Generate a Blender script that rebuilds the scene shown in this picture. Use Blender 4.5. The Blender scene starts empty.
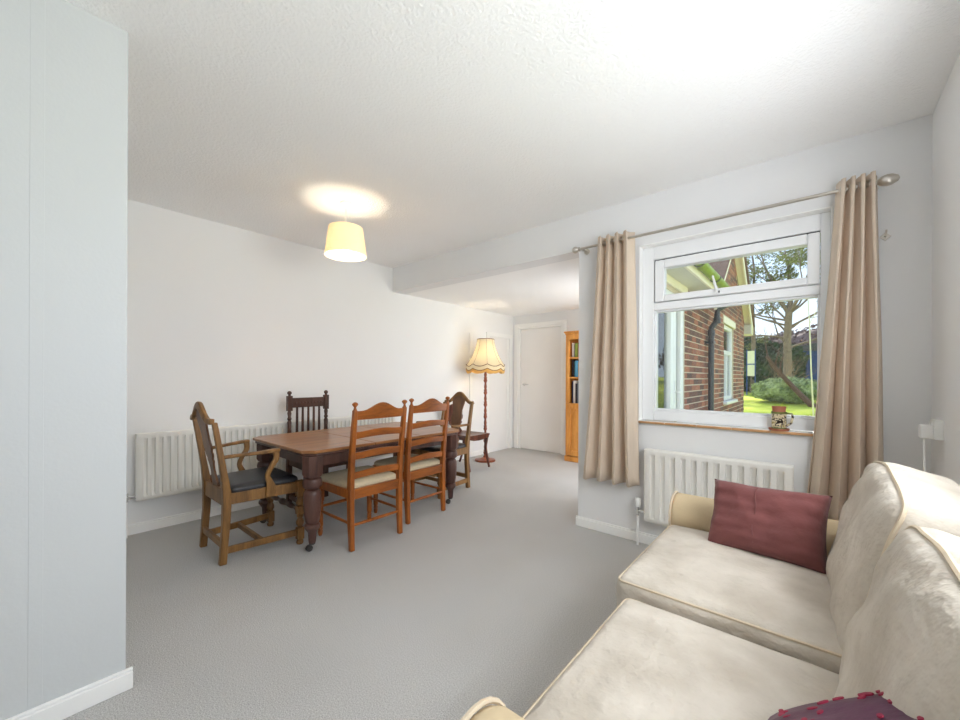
import bpy, bmesh, math, random
from mathutils import Vector, Matrix, noise, Euler
random.seed(7)
PI = math.pi
S = bpy.context.scene
C = S.collection

# ------------------------------------------------------------------ camera, world, sun, area lights, exposure
F_PX, YAW, HOR, ROLL, EYE = 393.1, math.radians(40.537), 376.55, math.radians(.2389), 1.155
XL, YW, XR, YC, XE, ZC, ZB = -3.77, 2.83, .419, 5.24, -1.408, 2.42, 2.14     # room planes in metres
XB = -1.15                                                                # brick face outside
cam = bpy.data.cameras.new('camera'); camo = bpy.data.objects.new('camera', cam); C.objects.link(camo)
cam.sensor_fit = 'HORIZONTAL'; cam.sensor_width = 36; cam.lens = F_PX / 960 * 36
cam.shift_y = (HOR - 360) / 960; cam.clip_start = .02; cam.clip_end = 400
camo.location = (0, 0, EYE)
camo.rotation_euler = (Matrix.Rotation(YAW, 3, 'Z') @ Matrix.Rotation(PI / 2, 3, 'X') @ Matrix.Rotation(ROLL, 3, 'Z')).to_euler()
S.camera = camo
vs = S.view_settings
vs.view_transform = 'Standard'; vs.look = 'None'; vs.gamma = 1; vs.use_curve_mapping = False; vs.exposure = 0.88
S.cycles.diffuse_bounces = 12; S.cycles.max_bounces = 16; S.cycles.transparent_max_bounces = 16

W = bpy.data.worlds.new('world'); S.world = W; W.use_nodes = True
nt = W.node_tree; nt.nodes.clear()
wo = nt.nodes.new('ShaderNodeOutputWorld'); bg = nt.nodes.new('ShaderNodeBackground')
tc = nt.nodes.new('ShaderNodeTexCoord'); sx = nt.nodes.new('ShaderNodeSeparateXYZ')
gr = nt.nodes.new('ShaderNodeValToRGB'); ns = nt.nodes.new('ShaderNodeTexNoise'); cr = nt.nodes.new('ShaderNodeValToRGB')
mx = nt.nodes.new('ShaderNodeMixRGB')
gr.color_ramp.elements[0].position = 0; gr.color_ramp.elements[0].color = (.60, .71, .86, 1)
gr.color_ramp.elements[1].position = .7; gr.color_ramp.elements[1].color = (.30, .46, .78, 1)
ns.inputs['Scale'].default_value = 3.2; ns.inputs['Detail'].default_value = 5
cr.color_ramp.elements[0].position = .42; cr.color_ramp.elements[1].position = .68
mx.inputs[2].default_value = (.80, .84, .88, 1)
L = nt.links.new
L(tc.outputs['Generated'], sx.inputs[0]); L(sx.outputs['Z'], gr.inputs[0]); L(tc.outputs['Generated'], ns.inputs['Vector'])
L(ns.outputs['Fac'], cr.inputs[0]); L(cr.outputs[0], mx.inputs[0]); L(gr.outputs[0], mx.inputs[1])
L(mx.outputs[0], bg.inputs[0]); bg.inputs[1].default_value = 1.08; L(bg.outputs[0], wo.inputs[0])

def light(name, kind, loc, energy, color, rot=None, size=None, size_y=None):
    l = bpy.data.lights.new(name, kind); o = bpy.data.objects.new(name, l); C.objects.link(o)
    o.location = loc; l.energy = energy; l.color = color
    if rot is not None: o.rotation_euler = rot
    if kind == 'AREA': l.shape = 'RECTANGLE'; l.size = size; l.size_y = size_y
    elif size is not None and kind == 'POINT': l.shadow_soft_size = size
    return o
sun = light('sun', 'SUN', (0, 0, 12), 4.2, (1, .94, .84))
sun.rotation_euler = Vector((-.36, .93, .80)).to_track_quat('Z', 'Y').to_euler(); sun.data.angle = math.radians(3)
# lamp in the window added over the sofa; daylight at the french doors
light('added_window_light', 'AREA', (.60, 1.12, 1.48), 24, (.92, .96, 1), (0, PI / 2, 0), .80, 1.7)
light('french_door_daylight', 'AREA', (-1.44, 4.22, 1.05), 13, (.94, .97, 1), (0, PI / 2, 0), 1.9, 1.3)

# ------------------------------------------------------------------ materials
def newmat(name):
    m = bpy.data.materials.new(name); m.use_nodes = True
    return m, m.node_tree, m.node_tree.nodes['Principled BSDF']
def lin(r, g, b):
    f = lambda c: (c / 255 / 12.92) if c / 255 <= .04045 else ((c / 255 + .055) / 1.055) ** 2.4
    return (f(r), f(g), f(b), 1)
def mat(name, col, rough=.6, var=.06, scale=8, bump=0, bscale=60, metal=0, stretch=None, col2=None, spec=.5, detail=4, sheen=0, bdist=.01):
    m, t, b = newmat(name)
    c = t.nodes.new('ShaderNodeTexCoord'); mp = t.nodes.new('ShaderNodeMapping'); n = t.nodes.new('ShaderNodeTexNoise')
    r = t.nodes.new('ShaderNodeValToRGB')
    t.links.new(c.outputs['Object'], mp.inputs[0]); t.links.new(mp.outputs[0], n.inputs['Vector'])
    if stretch: mp.inputs['Scale'].default_value = stretch
    n.inputs['Scale'].default_value = scale; n.inputs['Detail'].default_value = detail
    r.color_ramp.elements[0].position = .3; r.color_ramp.elements[1].position = .7
    a = col; z = col2 or col
    r.color_ramp.elements[0].color = tuple(max(0, v * (1 - var)) for v in a[:3]) + (1,)
    r.color_ramp.elements[1].color = tuple(min(1, v * (1 + var)) for v in z[:3]) + (1,)
    t.links.new(n.outputs['Fac'], r.inputs[0]); t.links.new(r.outputs[0], b.inputs['Base Color'])
    b.inputs['Roughness'].default_value = rough; b.inputs['Metallic'].default_value = metal
    b.inputs['Specular IOR Level'].default_value = spec
    if sheen: b.inputs['Sheen Weight'].default_value = sheen
    if bump:
        n2 = t.nodes.new('ShaderNodeTexNoise'); n2.inputs['Scale'].default_value = bscale; n2.inputs['Detail'].default_value = 3
        bp = t.nodes.new('ShaderNodeBump'); bp.inputs['Strength'].default_value = bump; bp.inputs['Distance'].default_value = bdist
        t.links.new(mp.outputs[0] if stretch else c.outputs['Object'], n2.inputs['Vector'])
        t.links.new(n2.outputs['Fac'], bp.inputs['Height']); t.links.new(bp.outputs[0], b.inputs['Normal'])
    return m
def wood(name, dark, lite, rough=.35, scale=3, stretch=(6, 6, .8), bump=.06):
    m, t, b = newmat(name)
    c = t.nodes.new('ShaderNodeTexCoord'); mp = t.nodes.new('ShaderNodeMapping'); mp.inputs['Scale'].default_value = stretch
    n = t.nodes.new('ShaderNodeTexNoise'); n.inputs['Scale'].default_value = scale; n.inputs['Detail'].default_value = 6; n.inputs['Distortion'].default_value = .6
    n2 = t.nodes.new('ShaderNodeTexNoise'); n2.inputs['Scale'].default_value = scale * 9; n2.inputs['Detail'].default_value = 2
    a = t.nodes.new('ShaderNodeMath'); a.operation = 'MULTIPLY_ADD'; a.inputs[1].default_value = .35
    r = t.nodes.new('ShaderNodeValToRGB'); r.color_ramp.elements[0].position = .45; r.color_ramp.elements[1].position = .85
    r.color_ramp.elements[0].color = dark; r.color_ramp.elements[1].color = lite
    t.links.new(c.outputs['Object'], mp.inputs[0]); t.links.new(mp.outputs[0], n.inputs['Vector']); t.links.new(mp.outputs[0], n2.inputs['Vector'])
    t.links.new(n2.outputs['Fac'], a.inputs[0]); t.links.new(n.outputs['Fac'], a.inputs[2]); t.links.new(a.outputs[0], r.inputs[0])
    t.links.new(r.outputs[0], b.inputs['Base Color']); b.inputs['Roughness'].default_value = rough
    bp = t.nodes.new('ShaderNodeBump'); bp.inputs['Strength'].default_value = bump; bp.inputs['Distance'].default_value = .01
    t.links.new(n2.outputs['Fac'], bp.inputs['Height']); t.links.new(bp.outputs[0], b.inputs['Normal'])
    return m
def glassmat(name, tint=(.97, .99, .98, 1), refl=.9):
    m = bpy.data.materials.new(name); m.use_nodes = True; t = m.node_tree; t.nodes.clear()
    o = t.nodes.new('ShaderNodeOutputMaterial'); x = t.nodes.new('ShaderNodeMixShader')
    tr = t.nodes.new('ShaderNodeBsdfTransparent'); g = t.nodes.new('ShaderNodeBsdfGlossy'); fr = t.nodes.new('ShaderNodeFresnel')
    fr.inputs['IOR'].default_value = 1.5; tr.inputs[0].default_value = tint; g.inputs['Roughness'].default_value = .01
    g.inputs[0].default_value = (refl, refl, refl, 1)
    t.links.new(fr.outputs[0], x.inputs[0]); t.links.new(tr.outputs[0], x.inputs[1]); t.links.new(g.outputs[0], x.inputs[2]); t.links.new(x.outputs[0], o.inputs[0])
    return m
def shademat(name, col, trans=.5, emit=0):
    m = bpy.data.materials.new(name); m.use_nodes = True; t = m.node_tree; t.nodes.clear()
    o = t.nodes.new('ShaderNodeOutputMaterial'); x = t.nodes.new('ShaderNodeMixShader'); x.inputs[0].default_value = trans
    d = t.nodes.new('ShaderNodeBsdfDiffuse'); tl = t.nodes.new('ShaderNodeBsdfTranslucent')
    n = t.nodes.new('ShaderNodeTexNoise'); n.inputs['Scale'].default_value = 120; bp = t.nodes.new('ShaderNodeBump'); bp.inputs['Strength'].default_value = .1
    t.links.new(n.outputs['Fac'], bp.inputs['Height']); t.links.new(bp.outputs[0], d.inputs['Normal'])
    d.inputs[0].default_value = col; tl.inputs[0].default_value = col
    t.links.new(d.outputs[0], x.inputs[1]); t.links.new(tl.outputs[0], x.inputs[2]); t.links.new(x.outputs[0], o.inputs[0])
    return m
def emitmat(name, col, s):
    m, t, b = newmat(name)
    b.inputs['Base Color'].default_value = col; b.inputs['Emission Color'].default_value = col; b.inputs['Emission Strength'].default_value = s
    return m

M = {}
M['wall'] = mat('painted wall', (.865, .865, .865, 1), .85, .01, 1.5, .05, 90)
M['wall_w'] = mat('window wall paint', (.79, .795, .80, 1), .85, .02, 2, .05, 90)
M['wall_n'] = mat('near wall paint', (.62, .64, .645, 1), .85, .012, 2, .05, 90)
M['ceil'] = mat('textured ceiling', (.93, .93, .925, 1), .9, .01, 2, .8, 85, bdist=.005)
M['white'] = mat('white gloss paint', (.91, .91, .895, 1), .4, .012, 3)
M['door'] = mat('white door paint', (.86, .85, .835, 1), .45, .015, 3)
M['upvc'] = mat('white upvc', (.84, .85, .86, 1), .3, .01, 3)
M['rad'] = mat('radiator enamel', (.84, .825, .78, 1), .35, .015, 3)
M['gap_shade_button'] = mat('black gap shade and button', (.03, .03, .04, 1), .6)  # black for the shaded gap round the sash, and for the lock button
M['chrome'] = mat('chrome', (.75, .75, .75, 1), .2, .03, 5, metal=1)
M['steel'] = mat('satin steel', (.62, .58, .52, 1), .3, .05, 5, metal=1)
M['brass'] = mat('aged brass', (.45, .33, .15, 1), .35, .1, 20, metal=1)
M['iron'] = mat('dark iron', (.05, .045, .04, 1), .5, .1, 20)
M['curtain'] = mat('taupe curtain', lin(214, 197, 178), .9, .05, 30, .15, 400, stretch=(1, 1, .15), sheen=.1)
M['sofa'] = mat('cream sofa cover', lin(190, 180, 166), .95, .06, 6, .9, 24, col2=lin(208, 200, 189), bdist=.012)
M['sofa_d'] = mat('tan sofa cover', lin(206, 186, 152), .95, .06, 6, .2, 40)
M['piping'] = mat('cream piping', lin(206, 190, 166), .9, .05, 40)
M['burg'] = mat('burgundy cotton', lin(114, 64, 62), .9, .1, 12, .4, 26, sheen=.15)
M['purple'] = mat('purple satin', lin(78, 30, 62), .45, .15, 9, .2, 30)
M['petal'] = mat('red applique petal', lin(150, 20, 60), .6, .1, 40)
M['seatcream'] = mat('cream seat fabric', lin(205, 190, 160), .9, .06, 40, .2, 300)
M['leather'] = mat('black leather', (.018, .018, .022, 1), .38, .2, 30, .25, 120)
M['w_ladder'] = wood('orange brown beech', lin(114, 58, 15), lin(174, 98, 34), .32)
M['w_ladder_h'] = wood('orange brown beech rails', lin(114, 58, 15), lin(174, 98, 34), .32, stretch=(.8, 6, 6))
M['w_carver'] = wood('mid brown oak', lin(98, 66, 30), lin(150, 108, 58), .42)
M['w_splat'] = wood('walnut splat', lin(84, 54, 32), lin(126, 84, 48), .38)
M['w_dark'] = wood('dark stained oak', lin(52, 30, 22), lin(92, 58, 42), .4)
M['w_tbase'] = wood('dark mahogany', lin(58, 36, 32), lin(96, 64, 54), .38)
M['w_top'] = wood('oak table top', lin(132, 84, 48), lin(170, 118, 70), .3, 2.5, (6, .7, 6), .008)
M['w_lamp'] = wood('red mahogany', lin(104, 46, 26), lin(156, 84, 52), .3)
M['w_hall'] = wood('hall chair mahogany', lin(58, 26, 20), lin(104, 56, 42), .3)
M['w_pine'] = wood('honey pine', lin(184, 116, 44), lin(222, 156, 78), .4)
M['shade'] = shademat('pendant linen', (.94, .85, .68, 1), .35)
M['shade2'] = shademat('pleated silk shade', (.95, .88, .70, 1), .45)
M['braid'] = mat('brown braid', lin(120, 84, 48), .9)
M['fringe'] = shademat('gold fringe', (.85, .58, .22, 1), .4)
M['bulb'] = emitmat('lit bulb', (1, .86, .62, 1), 14)
M['plastic'] = mat('white plastic', (.82, .82, .80, 1), .35, .01)
M['cord'] = mat('white flex', (.8, .8, .78, 1), .5, .02)
M['glass'] = glassmat('window glass')
M['tile_w'] = mat('white sill tile', (.82, .80, .77, 1), .25, .03, 12)
M['tile_e'] = mat('tan tile edge', lin(196, 150, 104), .5, .2, 14)
M['terra'] = mat('terracotta', lin(176, 110, 84), .8, .12, 20, .1, 60)
# carpet
m, t, b = newmat('grey carpet'); c = t.nodes.new('ShaderNodeTexCoord')
n1 = t.nodes.new('ShaderNodeTexNoise'); n1.inputs['Scale'].default_value = 230; n1.inputs['Detail'].default_value = 2
n2 = t.nodes.new('ShaderNodeTexNoise'); n2.inputs['Scale'].default_value = 1.6; n2.inputs['Detail'].default_value = 3
r1 = t.nodes.new('ShaderNodeValToRGB'); r1.color_ramp.elements[0].position = .3; r1.color_ramp.elements[1].position = .72
r1.color_ramp.elements[0].color = (.36, .355, .345, 1); r1.color_ramp.elements[1].color = (.70, .692, .68, 1)
mxx = t.nodes.new('ShaderNodeMixRGB'); mxx.blend_type = 'MULTIPLY'; mxx.inputs[0].default_value = .35
r2 = t.nodes.new('ShaderNodeValToRGB'); r2.color_ramp.elements[0].position = .35; r2.color_ramp.elements[0].color = (.82, .81, .79, 1); r2.color_ramp.elements[1].position = .65
bp = t.nodes.new('ShaderNodeBump'); bp.inputs['Strength'].default_value = .5; bp.inputs['Distance'].default_value = .004
for n in (n1, n2): t.links.new(c.outputs['Object'], n.inputs['Vector'])
t.links.new(n1.outputs['Fac'], r1.inputs[0]); t.links.new(n2.outputs['Fac'], r2.inputs[0]); t.links.new(r1.outputs[0], mxx.inputs[1]); t.links.new(r2.outputs[0], mxx.inputs[2])
t.links.new(mxx.outputs[0], b.inputs['Base Color']); t.links.new(n1.outputs['Fac'], bp.inputs['Height']); t.links.new(bp.outputs[0], b.inputs['Normal'])
b.inputs['Roughness'].default_value = 1; b.inputs['Specular IOR Level'].default_value = .1; M['carpet'] = m
# bricks: colour varies per brick
m, t, b = newmat('red brown brick'); g = t.nodes.new('ShaderNodeNewGeometry'); oi = t.nodes.new('ShaderNodeObjectInfo')
a = t.nodes.new('ShaderNodeMath'); a.operation = 'ADD'; fr = t.nodes.new('ShaderNodeMath'); fr.operation = 'FRACT'
r = t.nodes.new('ShaderNodeValToRGB'); e = r.color_ramp.elements
e[0].position = 0; e[0].color = lin(88, 62, 58); e[1].position = 1; e[1].color = lin(172, 112, 84)
x = e.new(.35); x.color = lin(124, 80, 66); x = e.new(.7); x.color = lin(148, 92, 72)
n = t.nodes.new('ShaderNodeTexNoise'); n.inputs['Scale'].default_value = 30; mm = t.nodes.new('ShaderNodeMixRGB'); mm.blend_type = 'OVERLAY'; mm.inputs[0].default_value = .35
tcx = t.nodes.new('ShaderNodeTexCoord'); t.links.new(tcx.outputs['Object'], n.inputs['Vector'])
t.links.new(g.outputs['Random Per Island'], a.inputs[0]); t.links.new(oi.outputs['Random'], a.inputs[1]); t.links.new(a.outputs[0], fr.inputs[0]); t.links.new(fr.outputs[0], r.inputs[0])
t.links.new(r.outputs[0], mm.inputs[1]); t.links.new(n.outputs['Color'], mm.inputs[2]); t.links.new(mm.outputs[0], b.inputs['Base Color']); b.inputs['Roughness'].default_value = .9; M['brick'] = m
M['mortar'] = mat('pale mortar', lin(206, 192, 172), .95, .06, 20)
M['fascia'] = mat('cream painted timber', lin(238, 230, 210), .6, .03, 6)
M['soffit'] = mat('grey soffit board', lin(206, 202, 190), .7, .03, 4)
M['gutter'] = mat('algae green gutter', lin(126, 150, 42), .45, .2, 10)
M['blackpipe'] = mat('black downpipe', (.035, .04, .05, 1), .35, .1)
M['rooftile'] = mat('brown roof tiles', lin(112, 82, 66), .9, .2, 12)
M['lawn'] = mat('lawn', lin(150, 168, 52), .95, .18, 1.1, .6, 30, col2=lin(204, 208, 92), spec=.1)
M['bounce_paving'] = mat('pale paving', lin(205, 200, 190), .9, .06, 3, .1, 40)
M['bark'] = mat('grey bark', lin(128, 112, 96), .95, .25, 8, .4, 20)
M['bark2'] = mat('brown bark', lin(98, 72, 52), .95, .25, 8, .4, 20)
M['twig'] = mat('pale twigs', lin(160, 132, 104), .95, .2, 8)
M['needle'] = mat('olive pine needles', lin(86, 98, 44), .8, .35, 3, col2=lin(132, 138, 70))
M['hedge'] = mat('dark hedge leaves', lin(30, 50, 28), .7, .4, 2, col2=lin(56, 82, 44))
M['topiary'] = mat('clipped shrub leaves', lin(112, 136, 78), .7, .3, 6, col2=lin(178, 190, 134))
M['yellowleaf'] = mat('yellow green leaves', lin(150, 168, 40), .7, .25, 6, col2=lin(206, 206, 70))
M['heather'] = mat('dusky far foliage', lin(120, 100, 96), .9, .25, 3)
M['blueshed'] = mat('blue shed boards', lin(52, 84, 146), .7, .15, 6)
M['felt'] = mat('grey felt roof', lin(92, 92, 96), .9, .1)
M['frost'] = mat('pale panel', lin(226, 224, 190), .5, .05, 6)
# mug decoration: dark flecks and green bands on cream glaze
m, t, b = newmat('mug glaze'); c = t.nodes.new('ShaderNodeTexCoord'); s_ = t.nodes.new('ShaderNodeSeparateXYZ')
n = t.nodes.new('ShaderNodeTexNoise'); n.inputs['Scale'].default_value = 55; n.inputs['Detail'].default_value = 1; n.inputs['Distortion'].default_value = 1.2
r = t.nodes.new('ShaderNodeValToRGB'); r.color_ramp.interpolation = 'CONSTANT'; e = r.color_ramp.elements
e[0].position = 0; e[0].color = lin(58, 50, 44); e[1].position = .43; e[1].color = lin(226, 212, 178)
x = e.new(.62); x.color = lin(168, 150, 96)
zr = t.nodes.new('ShaderNodeValToRGB'); zr.color_ramp.interpolation = 'CONSTANT'; e = zr.color_ramp.elements
e[0].position = 0; e[0].color = (1, 1, 1, 1); e[1].position = .16; e[1].color = (0, 0, 0, 1); x = e.new(.80); x.color = (1, 1, 1, 1)
mz = t.nodes.new('ShaderNodeMixRGB'); mz.inputs[2].default_value = lin(122, 128, 74)
mu = t.nodes.new('ShaderNodeMath'); mu.operation = 'MULTIPLY'; mu.inputs[1].default_value = 1 / .12
t.links.new(c.outputs['Object'], n.inputs['Vector']); t.links.new(c.outputs['Object'], s_.inputs[0]); t.links.new(s_.outputs['Z'], mu.inputs[0]); t.links.new(mu.outputs[0], zr.inputs[0])
t.links.new(n.outputs['Fac'], r.inputs[0]); t.links.new(zr.outputs[0], mz.inputs[0]); t.links.new(r.outputs[0], mz.inputs[1]); t.links.new(mz.outputs[0], b.inputs['Base Color'])
b.inputs['Roughness'].default_value = .25; M['mug'] = m

# ------------------------------------------------------------------ mesh helpers
class MB:
    def __init__(s): s.v = []; s.f = []
    def add(s, v, f):
        o = len(s.v); s.v += [tuple(p) for p in v]; s.f += [tuple(i + o for i in q) for q in f]; return s
    def box(s, x0, x1, y0, y1, z0, z1):
        return s.add([(x0, y0, z0), (x1, y0, z0), (x1, y1, z0), (x0, y1, z0), (x0, y0, z1), (x1, y0, z1), (x1, y1, z1), (x0, y1, z1)],
                     [(0, 3, 2, 1), (4, 5, 6, 7), (0, 1, 5, 4), (1, 2, 6, 5), (2, 3, 7, 6), (3, 0, 4, 7)])
    def sweep(s, path, sect, up=None, closed=False):
        # sect: list of (a,b) per ring or one list, path: points
        P = [Vector(p) for p in path]; n = len(P); k = None; vs = []
        prev = None
        for i, p in enumerate(P):
            if closed: d = P[(i + 1) % n] - P[i - 1]
            else: d = P[min(i + 1, n - 1)] - P[max(i - 1, 0)]
            d.normalize()
            u = Vector(up) if up else (prev if prev else (Vector((0, 0, 1)) if abs(d.z) < .9 else Vector((1, 0, 0))))
            a = (u - d * u.dot(d)); a.normalize(); b = d.cross(a); prev = a
            q = sect[i] if isinstance(sect[0], list) else sect
            k = len(q)
            for (x, y) in q: vs.append(p + a * x + b * y)
        fs = []
        for i in range(n if closed else n - 1):
            j = (i + 1) % n
            for c in range(k): fs.append((i * k + c, i * k + (c + 1) % k, j * k + (c + 1) % k, j * k + c))
        if not closed: fs += [tuple(range(k))[::-1], tuple((n - 1) * k + c for c in range(k))]
        return s.add(vs, fs)
    def tube(s, path, r, n=8, closed=False):
        R = r if isinstance(r, (list, tuple)) else [r] * len(path)
        return s.sweep(path, [[(q * math.cos(2 * PI * i / n), q * math.sin(2 * PI * i / n)) for i in range(n)] for q in R], closed=closed)
    def cbar(s, path, w, h, up, k=4):
        n = len(path); P = [Vector(p) for p in path]; o = []; W_ = []; H_ = []
        for i in range(n - 1):
            p0, p1, p2, p3 = P[max(i - 1, 0)], P[i], P[i + 1], P[min(i + 2, n - 1)]
            for q in range(k):
                t = q / k
                o.append(.5 * (2 * p1 + (p2 - p0) * t + (2 * p0 - 5 * p1 + 4 * p2 - p3) * t * t + (3 * p1 - p0 - 3 * p2 + p3) * t ** 3)); W_.append(w[i] + (w[i + 1] - w[i]) * t); H_.append(h[i] + (h[i + 1] - h[i]) * t)
        o.append(P[-1]); W_.append(w[-1]); H_.append(h[-1])
        return s.bar(o, W_, H_, up)
    def bar(s, path, w, h, up):
        # rectangular bar: h along up, w across
        wl = w if isinstance(w, (list, tuple)) else [w] * len(path); hl = h if isinstance(h, (list, tuple)) else [h] * len(path)
        return s.sweep(path, [[(-y / 2, -x / 2), (y / 2, -x / 2), (y / 2, x / 2), (-y / 2, x / 2)] for x, y in zip(wl, hl)], up=up)
    def lathe(s, prof, n=16, o=(0, 0, 0), cap=True):
        vs = []; fs = []; k = len(prof)
        for (r, z) in prof:
            for i in range(n): vs.append((o[0] + r * math.cos(2 * PI * i / n), o[1] + r * math.sin(2 * PI * i / n), o[2] + z))
        for j in range(k - 1):
            for i in range(n): fs.append((j * n + i, j * n + (i + 1) % n, (j + 1) * n + (i + 1) % n, (j + 1) * n + i))
        if cap: fs += [tuple(range(n))[::-1], tuple((k - 1) * n + i for i in range(n))]
        return s.add(vs, fs)
    def prism(s, poly, a0, a1, axis='z'):
        n = len(poly)
        def T(p, a): return {'z': (p[0], p[1], a), 'y': (p[0], a, p[1]), 'x': (a, p[0], p[1])}[axis]
        vs = [T(p, a0) for p in poly] + [T(p, a1) for p in poly]
        fs = [tuple(range(n))[::-1], tuple(range(n, 2 * n))] + [(i, (i + 1) % n, n + (i + 1) % n, n + i) for i in range(n)]
        return s.add(vs, fs)
    def turn(s, fn):
        s.v = [tuple(fn(Vector(p))) for p in s.v]; return s
    def build(s, name, m, parent=None, bevel=0, smooth=35, fix=True, seg=2):
        me = bpy.data.meshes.new(name); me.from_pydata(s.v, [], s.f)
        if fix:
            bm = bmesh.new(); bm.from_mesh(me); bmesh.ops.recalc_face_normals(bm, faces=bm.faces); bm.to_mesh(me); bm.free()
        if smooth:
            me.polygons.foreach_set('use_smooth', [True] * len(me.polygons)); me.set_sharp_from_angle(angle=math.radians(smooth))
        me.materials.append(M[m]); o = bpy.data.objects.new(name, me); C.objects.link(o)
        if parent: o.parent = parent
        if bevel:
            md = o.modifiers.new('bevel', 'BEVEL'); md.width = bevel; md.segments = seg; md.limit_method = 'ANGLE'; md.angle_limit = math.radians(40)
        return o
def box(name, m, b, parent=None, bevel=0): return MB().box(*b).build(name, m, parent, bevel, smooth=35 if bevel else 0)
def tag(o, label=None, cat=None, group=None, kind=None):
    if label: o['label'] = label
    if cat: o['category'] = cat
    if group: o['group'] = group
    if kind: o['kind'] = kind
    return o
def empty(name, loc=(0, 0, 0), rz=0, label=None, cat=None, group=None, kind=None):
    o = bpy.data.objects.new(name, None); C.objects.link(o); o.location = loc; o.rotation_euler = (0, 0, rz); o.empty_display_size = .1
    return tag(o, label, cat, group, kind)
def struct(o, label, cat='wall'): return tag(o, label, cat, kind='structure')
def copy_tree(o, parent=None):
    c = o.copy(); C.objects.link(c); c.parent = parent
    for ch in list(o.children): copy_tree(ch, c)
    return c
def softbox(w, d, h, r, n=14, crown=0, belly=0, wr=0, wf=6, seed=0, pinch=0):
    # rounded, crowned cushion block centred at the origin; returns MB
    g = MB(); idx = {}; vs = []
    def vert(p):
        k = tuple(round(c, 5) for c in p)
        if k in idx: return idx[k]
        idx[k] = len(vs); vs.append(p); return idx[k]
    fs = []
    for ax in range(3):
        for sgn in (-1, 1):
            for i in range(n):
                for j in range(n):
                    q = []
                    for (a, b_) in ((i, j), (i + 1, j), (i + 1, j + 1), (i, j + 1)):
                        p = [0, 0, 0]; p[ax] = sgn
                        f_ = lambda t: math.sin((t / n * 2 - 1) * PI / 2 * .8) / math.sin(PI / 2 * .8)
                        p[(ax + 1) % 3] = f_(a); p[(ax + 2) % 3] = f_(b_); q.append(vert(tuple(p)))
                    fs.append(tuple(q))
    out = []
    hw = Vector((w / 2, d / 2, h / 2))
    for p in vs:
        q = Vector((p[0] * hw.x, p[1] * hw.y, p[2] * hw.z))
        inn = Vector([max(-(hw[i] - r), min(hw[i] - r, q[i])) for i in range(3)])
        dl = q - inn
        if dl.length > 1e-6: q = inn + dl.normalized() * min(r, dl.length if max(abs(dl.x), abs(dl.y), abs(dl.z)) < r * .999 else r)
        cx, cy = 1 - p[0] ** 2, 1 - p[1] ** 2
        q.z += (crown if p[2] > 0 else -belly) * (max(0, cx) * max(0, cy)) ** .6 * abs(p[2])
        if pinch: q.x *= 1 - pinch * (1 - p[1] ** 2) * abs(p[0]); q.y *= 1 - pinch * (1 - p[0] ** 2) * abs(p[1])
        if wr:
            nv = noise.noise(Vector((q.x * wf + seed, q.y * wf, q.z * wf))) + .5 * noise.noise(Vector((q.x * wf * 2.3, q.y * wf * 2.3 + seed, q.z * wf * 2)))
            q += q.normalized() * nv * wr
        out.append(q)
    return g.add(out, fs)
def pillow(w, h, t, n=22, wr=.004, wf=14, seed=0, sharp=.42, ears=.02):
    # square scatter cushion in the local x/z plane, thickness along y
    g = MB(); vs = []; fs = []
    for side in (-1, 1):
        for i in range(n + 1):
            for j in range(n + 1):
                u, v = i / n * 2 - 1, j / n * 2 - 1
                k = (max(0, 1 - u ** 4) * max(0, 1 - v ** 4)) ** sharp
                px = w / 2 * u * (1 - ears * 2 * (1 - v * v)); pz = h / 2 * v * (1 - ears * 2 * (1 - u * u))
                nn = noise.noise(Vector((px * wf + seed, pz * wf, side))) + .6 * noise.noise(Vector((px * wf * .5, pz * wf * 2.6, seed + side)))
                vs.append((px, side * (t / 2 * k + wr * nn * min(1, k * 1.5)), pz))
    m_ = (n + 1) ** 2
    for s_ in (0, 1):
        for i in range(n):
            for j in range(n):
                q = [s_ * m_ + i * (n + 1) + j, s_ * m_ + (i + 1) * (n + 1) + j, s_ * m_ + (i + 1) * (n + 1) + j + 1, s_ * m_ + i * (n + 1) + j + 1]
                fs.append(tuple(q if s_ else q[::-1]))
    return g.add(vs, fs)
def weld(o, d=.0005):
    bm = bmesh.new(); bm.from_mesh(o.data); bmesh.ops.remove_doubles(bm, verts=bm.verts, dist=d); bmesh.ops.recalc_face_normals(bm, faces=bm.faces); bm.to_mesh(o.data); bm.free(); return o

# ------------------------------------------------------------------ the room
YB, XK, YK = -1.2, -1.93, .256       # back wall behind the camera, cupboard block corner
struct(MB().box(XL, XR, YB, YC, -.12, 0).build('floor', 'carpet', smooth=0), 'pale grey cut pile carpet over the whole floor', 'floor')
struct(MB().box(XL - .1, XR + .1, YB - .25, YW, ZC, ZC + .1).build('ceiling', 'ceil', smooth=0), 'white textured ceiling of the main room', 'ceiling')
struct(MB().box(XL - .1, XE, YW + .17, YC + .1, ZB, ZB + .1).build('ceiling_extension', 'ceil', smooth=0), 'lower white ceiling beyond the bulkhead', 'ceiling')
struct(MB().box(XL, XE, YW, YW + .17, ZB, ZC + .1).build('trim_1', 'wall_w', smooth=0), 'grey painted bulkhead between the two ceiling heights', 'bulkhead')
struct(MB().box(XL - .1, XL, YK, YC + .1, 0, ZC + .1).build('wall_left', 'wall', smooth=0), 'long pale grey wall behind the dining table', 'wall')
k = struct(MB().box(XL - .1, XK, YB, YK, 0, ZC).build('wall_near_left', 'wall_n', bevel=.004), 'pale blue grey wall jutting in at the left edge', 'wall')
box('joint_strip', 'wall_n', (XK, XK + .0012, .018, .05, .08, ZC - .001), k, .0006)
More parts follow.
